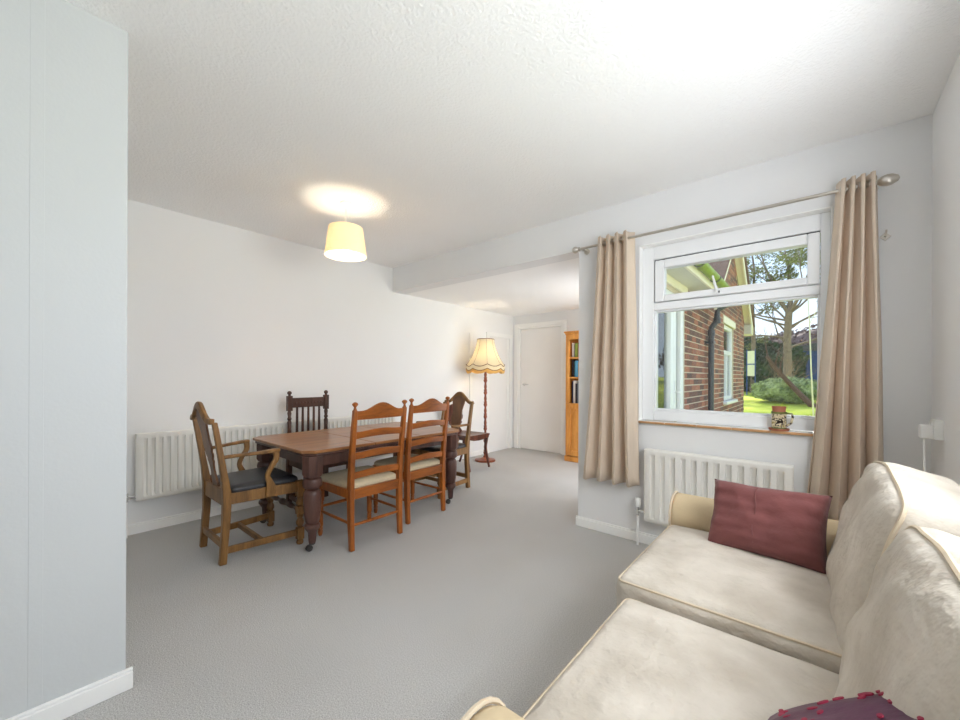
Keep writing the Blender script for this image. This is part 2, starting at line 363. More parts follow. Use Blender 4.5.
struct(MB().box(XR, XR + .28, YB - .1, .3, 0, ZC + .1).box(XR, XR + .28, 2.0, YW + .28, 0, ZC + .1).box(XR, XR + .28, .3, 2.0, 0, 1.10).box(XR, XR + .28, .3, 2.0, 1.90, ZC + .1).build('wall_right', 'wall', smooth=0), 'pale wall behind the cream sofa', 'wall')
# back wall behind the camera and an unseen window added to light the room
struct(MB().box(XK, XR, YB - .1, YB, 0, ZC).build('wall_back', 'wall', smooth=0), 'plain wall behind the viewer', 'wall')
w3 = struct(empty('added_window', (XR + .235, 1.15, 0)), 'unseen white framed window added above the sofa for its light', 'window')
MB().box(-.03, .03, -.85, -.79, 1.10, 1.90).box(-.03, .03, .79, .85, 1.10, 1.90).box(-.03, .03, -.03, .03, 1.16, 1.84).box(-.03, .03, -.79, .79, 1.10, 1.16).box(-.03, .03, -.79, .79, 1.84, 1.90).build('frame', 'upvc', w3)
for y in (-.79, .03): box('pane', 'glass', (-.004, .004, y, y + .76, 1.16, 1.84), w3)
# window wall: split round the opening
WX0, WX1, WZ0, WZ1 = -.951, .064, .835, 2.078
ww = MB().box(XE, WX0, YW, YW + .28, 0, ZC + .1).box(WX1, XR, YW, YW + .28, 0, ZC + .1).box(WX0, WX1, YW, YW + .28, 0, WZ0).box(WX0, WX1, YW, YW + .28, WZ1, ZC + .1)
struct(ww.build('wall_window', 'wall_w', smooth=0), 'grey wall around the garden window', 'wall')
rv = MB().box(WX0, WX0 + .006, YW - .004, YW + .07, WZ0, WZ1).box(WX1 - .006, WX1, YW - .004, YW + .07, WZ0, WZ1).box(WX0, WX1, YW - .004, YW + .07, WZ1 - .006, WZ1)
struct(rv.build('trim_2', 'white', smooth=0), 'white lining of the window reveal', 'window lining')
# far end wall of the extension
DX0, DX1, DZ = -3.665, -2.865, 1.945
bk = MB().box(XL, DX0, YC, YC + .1, 0, ZB).box(DX1, XE, YC, YC + .1, 0, ZB).box(DX0, DX1, YC, YC + .1, DZ, ZB)
struct(bk.build('wall_far', 'wall_w', smooth=0), 'pale wall at the far end around the white door', 'wall')
struct(MB().box(XL, XE, YC, YC + .6, -.12, -.002).box(XL, XE, YC + .6, YC + .65, -.12, ZB).build('floor_hall', 'carpet', smooth=0), 'hall floor and wall behind the white door', 'floor')
# skirting
def skirt(name, b, ax, lab):
    x0, x1, y0, y1 = b
    o = MB().box(x0, x1, y0, y1, 0, .062)
    if ax == 'x+': o.box(x0, x1 - .006, y0, y1, .062, .074)
    elif ax == 'y-': o.box(x0, x1, y0 + .006, y1, .062, .074)
    else: o.box(x0, x1, y0, y1, .062, .074)
    return struct(o.build(name, 'white', bevel=.003), lab, 'skirting board')
skirt('baseboard_left', (XL, XL + .016, YK, 4.52, 0, 0)[:4], 'x+', 'white skirting board under the long radiator')
skirt('baseboard_near_left', (XK, XK + .018, YB, YK + .018, 0, 0)[:4], 'x+', 'white skirting board on the near left wall')
skirt('baseboard_window', (XE - .014, XR, YW - .016, YW, 0, 0)[:4], 'y-', 'white skirting board under the window radiator')
skirt('baseboard_right', (XR - .016, XR, YB, YW - .016, 0, 0)[:4], 'n', 'white skirting board behind the sofa')
skirt('baseboard_far', (-2.79, XE, YC - .016, YC, 0, 0)[:4], 'y-', 'white skirting board behind the bookcase')
# door in the far wall
d1 = struct(empty('door_1', (0, YC, 0)), 'plain white flush door with a lever handle', 'door')
ar = MB().box(-3.735, DX0, -.018, 0, 0, 2.0).box(DX1, -2.80, -.018, 0, 0, 2.0).box(DX0, DX1, -.018, 0, DZ, 2.0)
ar.build('architrave', 'white', d1, bevel=.004)
jm = MB().box(DX0, DX0 + .028, 0, .09, 0, DZ).box(DX1 - .028, DX1, 0, .09, 0, DZ).box(DX0 + .028, DX1 - .028, 0, .09, DZ - .028, DZ)
jm.build('jamb', 'white', d1)
lf = box('leaf', 'door', (DX0 + .03, DX1 - .03, .025, .065, .004, DZ - .03), d1, .002)
hd = MB().lathe([(.0, 0), (.024, 0), (.024, .008), (.009, .012), (.009, .045), (.0, .045)], 14).turn(lambda p: Vector((p.x - 3.565, .025 - p.z, p.y + 1.035)))
hd.tube([(-3.565, -.018, 1.035), (-3.53, -.02, 1.037), (-3.46, -.018, 1.031)], [.009, .009, .007])
hd.build('handle', 'chrome', lf)
# cupboard door in the left wall
d2 = struct(empty('door_2', (XL, 0, 0)), 'narrow white cupboard door behind the floor lamp', 'door')
MB().box(0, .02, 4.54, 4.605, 0, 1.83).box(0, .02, 5.12, 5.19, 0, 1.83).box(0, .02, 4.605, 5.12, 1.765, 1.83).build('architrave', 'white', d2, bevel=.004)
box('leaf', 'door', (-.0, .008, 4.61, 5.115, .01, 1.76), d2, .002)
MB().box(.008, .014, 5.05, 5.112, .02, 1.755).build('stile', 'white', d2, bevel=.002)
struct(box('trim_3', 'white', (XL, XL + .014, 4.17, 4.225, .074, 1.78), None, .003), 'slim white upright strip on the left wall', 'wall trim')

# ------------------------------------------------------------------ garden window
w1 = struct(empty('window_1', (0, YW, 0)), 'white garden window with a top opening light', 'window')
FY0, FY1 = .062, .13
f = MB()
f.box(WX0 + .006, -.868, FY0, FY1, .855, WZ1 - .006).box(.016, WX1 - .006, FY0, FY1, .855, WZ1 - .006)
f.box(-.868, .016, FY0, FY1, 1.978, WZ1 - .006).box(-.868, .016, FY0, FY1, .855, .925).box(-.868, .016, FY0, FY1, 1.622, 1.676)
f.build('frame', 'upvc', w1, bevel=.005)
bd = MB()
for (x0, x1, z0, z1) in ((-.868, -.856, .925, 1.622), (.004, .016, .925, 1.622), (-.856, .004, .925, .937), (-.856, .004, 1.61, 1.622)): bd.box(x0, x1, FY0 + .02, FY1 - .004, z0, z1)
bd.build('glazing_bead', 'upvc', w1, bevel=.003)
box('pane', 'glass', (-.856, .004, FY0 + .04, FY0 + .046, .937, 1.61), w1)
MB().box(-.866, .014, FY0 + .01, FY0 + .03, 1.969, 1.977).box(-.866, -.861, FY0 + .01, FY0 + .03, 1.69, 1.97).build('gap_shade', 'gap_shade_button', w1, smooth=0)  # black strips standing in for the shadow gap round the sash
sh = MB().box(-.86, -.80, FY0 - .012, FY1 - .01, 1.68, 1.968).box(-.04, .014, FY0 - .012, FY1 - .01, 1.68, 1.968).box(-.80, -.04, FY0 - .012, FY1 - .01, 1.91, 1.968).box(-.80, -.04, FY0 - .012, FY1 - .01, 1.68, 1.724)
sash = sh.build('sash', 'upvc', w1, bevel=.006)
box('pane', 'glass', (-.80, -.04, FY0 + .03, FY0 + .036, 1.724, 1.91), sash)
hh = MB().box(-.495, -.462, FY0 - .024, FY0 - .012, 1.688, 1.712).tube([(-.478, FY0 - .03, 1.70), (-.482, FY0 - .045, 1.72), (-.50, FY0 - .05, 1.80)], [.008, .009, .006])
hh.build('handle', 'upvc', sash, bevel=.002); box('lock_button', 'gap_shade_button', (-.472, -.464, FY0 - .028, FY0 - .022, 1.692, 1.704), sash)
# sill of tiles
sl = struct(empty('window_sill', (0, YW, 0)), 'white tiled window sill with a tan front edge', 'window sill')
xs = [-.951, -.77, -.58, -.39, -.2, -.012, .064]
for i in range(len(xs) - 1):
    a, b_ = xs[i] + .0015, xs[i + 1] - .0015
    tl = box('tile', 'tile_w', (a, b_, -.026, .075, .844, .853), sl, .002)
    box('tile_edge', 'tile_e', (a, b_, -.030, -.026, .838, .852), tl, .001)
box('bed', 'mortar', (-.951, .064, -.022, .062, .835, .844), sl)
mv = empty('sill_stay', (-.80, YW + .035, .853), 0, 'thin grey metal bar lying on the left end of the sill', 'metal bar')
MB().box(-.11, .09, -.006, .006, 0, .005).build('bar', 'steel', mv, bevel=.001); MB().lathe([(.0, 0), (.009, 0), (.009, .009), (0, .009)], 10, (.08, 0, 0)).build('pivot', 'steel', mv)
# mug
mg = empty('plant_pot_mug', (-.162, YW + .005, .853), 0, 'patterned cream and green mug on the window sill', 'mug')
MB().lathe([(.0, .012), (.034, .012), (.036, .014), (.035, .02), (.034, .095), (.037, .10), (.037, .108), (.033, .108), (.031, .03), (0, .03)], 24).build('body', 'mug', mg)
MB().tube([(.034, 0, .10), (.058, 0, .098), (.062, 0, .08), (.055, 0, .045), (.034, 0, .028)], .006, 8).build('handle', 'mug', mg)
MB().lathe([(.0, 0), (.046, 0), (.05, .012), (.046, .012), (.043, .006), (0, .006)], 24).build('saucer', 'terra', mg)
MB().lathe([(.0, .1), (.03, .1), (.032, .13), (.034, .132), (.034, .138), (.029, .138), (.027, .11), (0, .11)], 20).build('inner_pot', 'terra', mg)
MB().tube([(.01, 0, .11), (.012, .002, .145), (.02, .004, .165)], [.002, .0015, .001], 5).build('sprout', 'yellowleaf', mg)

# ------------------------------------------------------------------ radiators
def radiator(name, length, z0, z1, loc, rz, label, step=.045, pipe=1, valve_side=-1):
    r = empty(name, loc, rz, label, 'radiator')       # local x along the wall, y towards the room, front at y = .1
    n = max(3, round((length - .05) / step)); st = (length - .05) / n
    g = MB(); cols = []
    # pressed front panel: grid of vertical flutes
    xs = [0, .012]; ds = [-.012, 0]
    for i in range(n):
        a = .025 + i * st
        for q, dd in ((.22, 0), (.32, -.02), (.68, -.02), (.78, 0)): xs.append(a + q * st); ds.append(dd)
    xs += [length - .012, length]; ds += [0, -.012]
    zs = [(z0, -.012, 0), (z0 + .012, 0, 0), (z0 + .035, 0, 0), (z0 + .055, 0, 1), (z1 - .055, 0, 1), (z1 - .035, 0, 0), (z1 - .010, 0, 0), (z1, -.012, 0)]
    vs = []; fs = []
    for (z, d0, k_) in zs:
        for x, d_ in zip(xs, ds): vs.append((x, .1 + d0 + (d_ * k_ if x not in (0, length) else d_), z))
    kx = len(xs)
    for j in range(len(zs) - 1):
        for i in range(kx - 1): fs.append((j * kx + i, j * kx + i + 1, (j + 1) * kx + i + 1, (j + 1) * kx + i))
    g.add(vs, fs)
    MB.build(g, 'front_panel', 'rad', r, smooth=50, fix=False)
    box('back_panel', 'rad', (.004, length - .004, .03, .042, z0 + .005, z1 - .005), r)
    tg = MB().box(0, length, .034, .098, z1 - .012, z1 - .002); tg.build('top_grille', 'rad', r, bevel=.004)
    for x in (0, length - .004): box('side_panel', 'rad', (x, x + .004, .034, .09, z0 + .01, z1 - .006), r)
    box('base_panel', 'rad', (.004, length - .004, .042, .088, z0 + .004, z0 + .008), r)
    for x in (.12, length - .16): box('wall_bracket', 'rad', (x, x + .035, .001, .03, z0 + .05, z1 - .06), r)
    return r
r1 = radiator('radiator', 2.26, .252, .735, (XL, .54 + 2.26, 0), -PI / 2, 'long white radiator on the wall behind the dining table')
def valve(parent, x, z, trv, dirx):
    v = MB().tube([(x, .06, z), (x + dirx * .05, .06, z)], .011, 10).tube([(x + dirx * .05, .06, z - .03), (x + dirx * .05, .06, z + .03)], .012, 10)
    if trv: v.build('valve', 'chrome', parent); MB().lathe([(.0, 0), (.016, 0), (.02, .012), (.02, .05), (.015, .058), (.0, .058)], 14, (x + dirx * .05, .06, z + .03)).build('valve_head', 'plastic', parent)
    else: v.tube([(x + dirx * .05, .06, z), (x + dirx * .05, .1, z)], .014, 8); v.build('valve', 'chrome', parent)
    MB().tube([(x + dirx * .05, .06, 0), (x + dirx * .05, .06, z - .03)], .0085, 8).build('pipe', 'white', parent)
valve(r1, 2.26, .285, False, 1)
r2 = radiator('radiator', .79, .183, .672, (-.092, YW, 0), PI, 'white radiator under the garden window', step=.062)
valve(r2, .79, .235, True, 1)

# ------------------------------------------------------------------ curtains and pole
YR = YW - .1; ZR = 2.116
cp = empty('curtain_pole', (0, YR, ZR), 0, 'satin steel curtain pole with rounded ends above the window', 'curtain pole')
MB().tube([(-1.365, 0, 0), (.20, 0, 0)], .0095, 12).build('rod', 'steel', cp)
MB().lathe([(0, -.026), (.013, -.022), (.023, -.01), (.026, 0), (.023, .012), (.013, .022), (.011, .026), (.016, .03), (.016, .036), (.01, .04), (0, .04)], 16).turn(lambda p: Vector((-1.39 + p.z, p.y, p.x))).build('finial', 'steel', cp)
MB().lathe([(0, -.045), (.014, -.038), (.026, -.015), (.028, .004), (.022, .028), (.011, .042), (.018, .05), (.018, .06), (.01, .07), (.016, .08), (.01, .09), (0, .09)], 16).turn(lambda p: Vector((.262 - p.z * .9, p.y, p.x))).build('finial', 'steel', cp)
for x in (-1.34, .215):
    MB().tube([(x, 0, 0), (x, .06, 0), (x, .092, 0), (x, .092, 0), (x, .097, 0)], [.007, .008, .008, .022, .022], 12).build('bracket', 'steel', cp)
def curtain(label, xt, xb, z0, z1, nf, amp_t, amp_b, seed, ph=0):
    r = empty('curtain', (0, YR, 0), 0, label, 'curtain', 'curtains at the garden window')
    NX, NZ = nf * 14, 26; vs = []; fs = []
    for j in range(NZ + 1):
        t_ = j / NZ; z = z0 + (z1 - z0) * t_; k = t_ ** .8
        for i in range(NX + 1):
            s_ = i / NX
            x0 = xb[0] + (xt[0] - xb[0]) * k; x1 = xb[1] + (xt[1] - xb[1]) * k
            am = amp_b + (amp_t - amp_b) * t_
            wv = math.sin(2 * PI * nf * s_ + ph); sh_ = math.copysign(abs(wv) ** .75, wv)
            lo = noise.noise(Vector((s_ * 5 + seed, z * 1.1, 0))) * (1 - t_)
            y = am * sh_ * (1 + .35 * lo) + lo * .02
            x = x0 + (x1 - x0) * s_ + .012 * math.sin(4 * PI * nf * s_ + ph) * (.5 + .5 * t_) + lo * .012
            vs.append((x, y, z + (.006 * noise.noise(Vector((s_ * 9, seed, 0))) if j == 0 else 0)))
    for j in range(NZ):
        for i in range(NX): fs.append((j * (NX + 1) + i, j * (NX + 1) + i + 1, (j + 1) * (NX + 1) + i + 1, (j + 1) * (NX + 1) + i))
    o = MB().add(vs, fs).build('drape', 'curtain', r, smooth=80, fix=False)
    sd = o.modifiers.new('thick', 'SOLIDIFY'); sd.thickness = .004; sd.offset = 0
    for q in range(2 * nf):
        s_ = (q * PI - ph) / (2 * PI * nf)
        if not 0.01 < s_ < .99: continue
        x = xt[0] + (xt[1] - xt[0]) * s_
        tv = MB(); ring = [(x + .0, .021 * math.cos(a_ * PI / 6), ZR + .021 * math.sin(a_ * PI / 6)) for a_ in range(12)]
        tv.tube(ring, .004, 6, closed=True).build('eyelet', 'steel', r)
    return r
curtain('taupe eyelet curtain hanging left of the garden window', (-1.215, -.972), (-1.34, -.925), .41, 2.162, 4, .046, .056, 3, 1.2)
curtain('taupe eyelet curtain hanging right of the garden window', (.078, .218), (-.06, .262), .41, 2.16, 4, .044, .06, 11, .6)
hk = empty('tieback_hook', (.262, YW, 1.868), 0, 'small grey tieback hook on the wall beside the right curtain', 'hook')
MB().lathe([(0, 0), (.022, 0), (.02, .006), (0, .006)], 4).turn(lambda p: Vector((p.x, -p.z, p.y))).build('plate', 'steel', hk)
MB().tube([(0, -.005, 0), (0, -.03, -.004), (0, -.045, .01), (0, -.045, .022)], .004, 6).build('hook', 'steel', hk)
# socket, plug and flex
sk = empty('wall_socket', (XR, 2.62, .93), 0, 'white wall socket with a plug above the sofa back', 'socket')
box('faceplate', 'plastic', (-.03, 0, -.043, .043, -.043, .043), sk, .003); box('switch', 'plastic', (-.034, -.03, .012, .026, .012, .03), sk, .001)
pg = empty('plug', (XR - .03, 2.60, .92), 0, 'white plug in the wall socket with its flex', 'plug')
MB().box(-.04, 0, -.024, .024, -.03, .03).build('plug_body', 'plastic', pg, bevel=.005)
MB().tube([(-.025, 0, -.03), (-.028, -.02, -.08), (-.035, -.08, -.14), (-.035, -.11, -.2), (-.01, -.12, -.35), (0, -.12, -.6), (0, -.12, -.90)], .0035, 6).build('flex', 'cord', pg)

# ------------------------------------------------------------------ lamps
pd = empty('pendant_lamp', (-2.617, 1.545, ZC), 0, 'lit cream drum pendant lamp hanging above the dining table', 'pendant lamp')
MB().lathe([(.0, 0), (.045, 0), (.045, -.012), (.03, -.022), (.006, -.026), (0, -.026)], 20).build('ceiling_rose', 'plastic', pd)
MB().tube([(0, 0, -.02), (0, 0, -.23)], .0032, 6).build('flex', 'cord', pd)
MB().lathe([(0, -.22), (.014, -.22), (.018, -.235), (.018, -.275), (0, -.275)], 12).build('lamp_holder', 'plastic', pd)
so = MB().lathe([(.117, -.182), (.119, -.182), (.1475, -.388), (.1455, -.388)], 48, cap=False); so.f += [(i, (i + 1) % 48, 144 + (i + 1) % 48, 144 + i) for i in range(48)]
so.build('lamp_shade', 'shade', pd, smooth=50)
rg = MB().tube([(.117 * math.cos(i * PI / 16), .117 * math.sin(i * PI / 16), -.183) for i in range(32)], .002, 5, closed=True)
for a_ in (0, 2.09, 4.19): rg.tube([(.018 * math.cos(a_), .018 * math.sin(a_), -.255), (.117 * math.cos(a_), .117 * math.sin(a_), -.184)], .0015, 5)
rg.build('shade_ring', 'plastic', pd)
MB().lathe([(.0, -.275), (.013, -.275), (.014, -.29), (.028, -.315), (.03, -.33), (.024, -.348), (.012, -.357), (0, -.359)], 16).build('bulb', 'bulb', pd)
light('pendant_light', 'POINT', (-2.617, 1.545, ZC - .312), 13, (1, .86, .66), size=.032).visible_camera = True

LX, LY = -3.45, 4.15
fl = empty('floor_lamp', (LX, LY, 0), 0, 'turned mahogany floor lamp with a lit fringed cream shade', 'floor lamp')
MB().lathe([(0, 0), (.14, 0), (.143, .012), (.135, .024), (.10, .03), (.06, .038), (.04, .05), (0, .05)], 28).build('base', 'w_lamp', fl)
pf = [(0, .045), (.03, .045), (.026, .07)]
z = .08
while z < 1.22:
    pf += [(.014, z), (.024, z + .02), (.026, z + .035), (.018, z + .055), (.024, z + .062), (.024, z + .07), (.015, z + .078), (.021, z + .11), (.014, z + .15)]
    z += .165
pf += [(.022, 1.24), (.022, 1.27), (.01, 1.29), (.01, 1.36), (0, 1.36)]
MB().lathe(pf, 14).build('pole', 'w_lamp', fl)
MB().lathe([(0, 1.36), (.018, 1.36), (.018, 1.42), (0, 1.42)], 12).build('lamp_holder', 'brass', fl)
MB().lathe([(0, 1.42), (.013, 1.42), (.028, 1.455), (.03, 1.472), (.022, 1.495), (0, 1.503)], 14).build('bulb', 'bulb', fl)
light('floor_lamp_light', 'POINT', (LX, LY, 1.463), 17, (1, .85, .64), size=.032)
# eight panelled bell shade with scalloped hem
def bell(t_):  # radius, z along the shade height, t 0 top .. 1 hem
    return .115 + .145 * t_ ** 1.75, 1.665 - .355 * t_
NA = 64
def ringpt(t_, i, off=0, drop=0):
    a_ = 2 * PI * i / NA; ph = (i % 8) / 8; sc = math.sin(PI * ph)
    r_, z_ = bell(t_); r_ *= 1 - .045 * sc * t_ ; r_ += off
    return (r_ * math.cos(a_), r_ * math.sin(a_), z_ - drop - .03 * sc * t_ ** 6)
def band(t0, t1, off, drop0, drop1, rows=10):
    g = MB(); vs = []; fs = []
    for j in range(rows + 1):
        t_ = t0 + (t1 - t0) * j / rows; dr = drop0 + (drop1 - drop0) * j / rows
        for i in range(NA): vs.append(ringpt(t_, i, off, dr))
    for j in range(rows):
        for i in range(NA): fs.append((j * NA + i, j * NA + (i + 1) % NA, (j + 1) * NA + (i + 1) % NA, (j + 1) * NA + i))
    return g.add(vs, fs)
def thick(o, t_): 
    md = o.modifiers.new('thick', 'SOLIDIFY'); md.thickness = t_; md.offset = 0; return o
shd = thick(band(0, 1, 0, 0, 0, 16).build('lamp_shade', 'shade2', fl, smooth=40, fix=False), .002)
thick(band(1, 1, .004, -.012, .045, 3).build('valance', 'shade2', shd, smooth=40, fix=False), .002)
thick(band(1, 1, .005, .045, .085, 3).build('fringe', 'fringe', shd, smooth=40, fix=False), .003)
for dr in (-.012, .045): MB().tube([ringpt(1, i, .006, dr) for i in range(NA)], .004, 5, closed=True).build('braid', 'braid', shd)
MB().tube([ringpt(0, i, .001, 0) for i in range(NA)], .005, 5, closed=True).build('braid', 'braid', shd)
for q in range(8): MB().tube([ringpt(t_ / 10, q * 8, .0015) for t_ in range(11)], .0018, 4).build('seam', 'braid', shd)
sp = MB()
for q in range(3): sp.tube([(0, 0, 1.51), ringpt(0, q * 21 + 1, -.002, .004)], .0018, 5)
sp.build('shade_carrier', 'brass', fl)

# ------------------------------------------------------------------ dining table
TX0, TX1, TY0, TY1, TZ = -3.36, -2.428, 1.163, 2.625, .676
tb = empty('dining_table', ((TX0 + TX1) / 2, (TY0 + TY1) / 2, 0), 0, 'long brown wooden dining table with cut corners and turned legs', 'table')
hx, hy = (TX1 - TX0) / 2, (TY1 - TY0) / 2
def octo(hx_, hy_, c_): return [(-hx_ + c_, -hy_), (hx_ - c_, -hy_), (hx_, -hy_ + c_), (hx_, hy_ - c_), (hx_ - c_, hy_), (-hx_ + c_, hy_), (-hx_, hy_ - c_), (-hx_, -hy_ + c_)]
js = (-hy + .51, hy - .51)
def clip_leaf(poly, y0, y1):
    ys = [max(y0, min(y1, p[1])) for p in poly]
    return poly
c_ = .066
leafs = [[(-hx + c_, -hy), (hx - c_, -hy), (hx, -hy + c_), (hx, js[0] - .001), (-hx, js[0] - .001), (-hx, -hy + c_)],
         [(-hx, js[0] + .001), (hx, js[0] + .001), (hx, js[1] - .001), (-hx, js[1] - .001)],
         [(-hx, js[1] + .001), (hx, js[1] + .001), (hx, hy - c_), (hx - c_, hy), (-hx + c_, hy), (-hx, hy - c_)]]
for pl in leafs: MB().prism(pl, TZ - .02, TZ).build('table_leaf', 'w_top', tb, bevel=.005)
MB().prism(octo(hx - .012, hy - .012, c_), TZ - .042, TZ - .0205).build('edge_moulding', 'w_tbase', tb, bevel=.008, seg=3)
ap = MB()
ax_, ay_ = hx - .10, hy - .10
for s_ in (-1, 1): ap.box(-ax_, ax_, s_ * ay_ - .012, s_ * ay_ + .012, TZ - .125, TZ - .042).box(s_ * ax_ - .012, s_ * ax_ + .012, -ay_, ay_, TZ - .125, TZ - .042)
ap.build('apron', 'w_tbase', tb, bevel=.003)
lp = [(.0, .06), (.022, .06), (.024, .075), (.028, .13), (.042, .15), (.05, .165), (.048, .18), (.036, .19), (.044, .2), (.052, .26), (.056, .33), (.055, .385), (.05, .40), (.04, .408), (.042, .415), (.058, .43), (.062, .455), (.056, .48), (.045, .488), (.045, .495), (.0, .495)]
for sx_ in (-1, 1):
    for sy_ in (-1, 1):
        o_ = (sx_ * (hx - .088), sy_ * (hy - .088))
        lg = MB().lathe(lp, 18, (o_[0], o_[1], 0)).lathe([(.0, .495), (.055, .495), (.068, .515), (.068, TZ - .043), (0, TZ - .043)], 8, (o_[0], o_[1], 0))
        l_ = lg.build('leg', 'w_tbase', tb)
        cs = MB().lathe([(0, .045), (.012, .045), (.02, .052), (.02, .062), (0, .062)], 10, (o_[0], o_[1], 0))
        cs.tube([(o_[0] - .012, o_[1], .05), (o_[0] - .02, o_[1] - .008, .03), (o_[0] - .018, o_[1] - .012, .02)], [.006, .006, .006], 6)
        cs.tube([(o_[0] - .03, o_[1] - .012, .0205), (o_[0] - .006, o_[1] - .012, .0205)], .0205, 12)
        cs.build('castor', 'iron', l_)

# ------------------------------------------------------------------ chairs (local: front = +y)
def ladder_chair():
    r = empty('ladderback_chair')
    W2 = .2
    def post(z): 
        return -.0 - (.012 if z < .35 else 0) * (1 - z / .35) * 0 - .052 * max(0, (z - .42) / .5) ** 1.3 - .012 * max(0, 1 - z / .2)
    zs = [0, .1, .2, .32, .42, .52, .62, .72, .82, .932]
    for s_ in (-1, 1):
        l_ = MB().bar([(s_ * W2 * (.985 + .03 * z_), post(z_), z_) for z_ in zs], [.032, .034, .036, .038, .038, .036, .034, .033, .031, .028], [.034, .036, .04, .042, .042, .038, .036, .034, .032, .028], (0, 1, 0))
        l_ = l_.build('leg', 'w_ladder', r, bevel=.006)
        MB().lathe([(0, 0), (.014, 0), (.010, .008), (.0075, .02), (.012, .028), (.0195, .036), (.0195, .043), (.014, .05), (.005, .054), (0, .054)], 14, (s_ * W2 * 1.012, post(.932), .930)).build('finial', 'w_ladder', l_)
        fp = [(0, 0), (.012, 0), (.015, .012), (.018, .03), (.014, .04), (.02, .05), (.014, .06), (.02, .075), (.019, .12), (.021, .2), (.015, .22), (.022, .235), (.021, .25), (.0, .25)]
        f_ = MB().lathe(fp, 12, (s_ * .205, .39, 0)).box(s_ * .205 - .02, s_ * .205 + .02, .37, .41, .25, .405); f_.build('leg', 'w_ladder', r, bevel=.002)
        MB().tube([(s_ * .202, -.005, .18), (s_ * .204, .2, .18), (s_ * .205, .39, .18)], [.009, .011, .009], 8).build('stretcher', 'w_ladder', r)
        MB().box(s_ * .205 - .012, s_ * .205 + .012, 0, .39, .345, .402).build('seat_rail', 'w_ladder', r, bevel=.003)
    MB().tube([(-.2, -.005, .165), (0, -.005, .165), (.2, -.005, .165)], [.009, .012, .009], 8).build('stretcher', 'w_ladder', r)
    MB().tube([(-.205, .39, .21), (0, .39, .21), (.205, .39, .21)], [.009, .013, .009], 8).build('stretcher', 'w_ladder', r)
    MB().box(-.2, .2, -.012, .012, .335, .402).build('seat_rail', 'w_ladder_h', r, bevel=.003)
    MB().box(-.205, .205, .378, .402, .345, .402).build('seat_rail', 'w_ladder_h', r, bevel=.003)
    # slats
    def slat(z0, z1, nm, crest=False):
        N = 16; up_ = []; lo_ = []
        for i in range(N + 1):
            u = i / N * 2 - 1
            if crest:
                t_ = abs(u); top = z1 + .052 * (.5 + .5 * math.cos(PI * min(1, t_ / .82))) - .0 * t_
                bot = z0 - .0 * (1 - u * u)
            else:
                top = z1 + .012 * math.cos(PI * u * 1.0) * .5; bot = z0 + .010 * (1 - u * u)
            up_.append((u * (W2 - .012), top)); lo_.append((u * (W2 - .012), bot))
        pl = lo_ + up_[::-1]
        g = MB(); n_ = N + 1
        vs = []
        for th in (-.0075, .0075):
            for (x, z_) in lo_ + up_: vs.append((x, post(z_) - .012 * (1 - (x / W2) ** 2) + th, z_))
        fs = []; k_ = 2 * n_
        for i in range(N):
            fs += [(i, i + 1, n_ + i + 1, n_ + i), (k_ + i, k_ + n_ + i, k_ + n_ + i + 1, k_ + i + 1), (i, k_ + i, k_ + i + 1, i + 1), (n_ + i, n_ + i + 1, k_ + n_ + i + 1, k_ + n_ + i)]
        fs += [(0, n_, k_ + n_, k_), (N, k_ + N, k_ + n_ + N, n_ + N)]
        g.add(vs, fs).build(nm, 'w_ladder_h', r, bevel=.003)
    slat(.866, .925, 'crest_rail', True)
    for z0, z1 in ((.738, .792), (.60, .654), (.468, .522)): slat(z0, z1, 'slat')
    sc = softbox(.415, .40, .05, .022, 12, crown=.02, wr=.0015, wf=12, seed=5); sc.turn(lambda p: Vector((p.x * (1 + .05 * p.y / .2), p.y + .215, p.z + .412)))
    sc.build('seat', 'seatcream', r, smooth=60)
    return r
lc = ladder_chair()
LADDER = [((-2.335, 1.62, 0), PI / 2, 'orange brown ladderback chair with cream seat, nearer of the two at the table'),
          ((-2.44, 2.17, 0), PI / 2 + .03, 'orange brown ladderback chair with cream seat, further of the two at the table')]
for i, (p, rz, lb) in enumerate(LADDER):
    o = lc if i == 0 else copy_tree(lc)
    o.location = p; o.rotation_euler.z = rz; tag(o, lb, 'chair', 'ladderback chairs along the near side of the table')

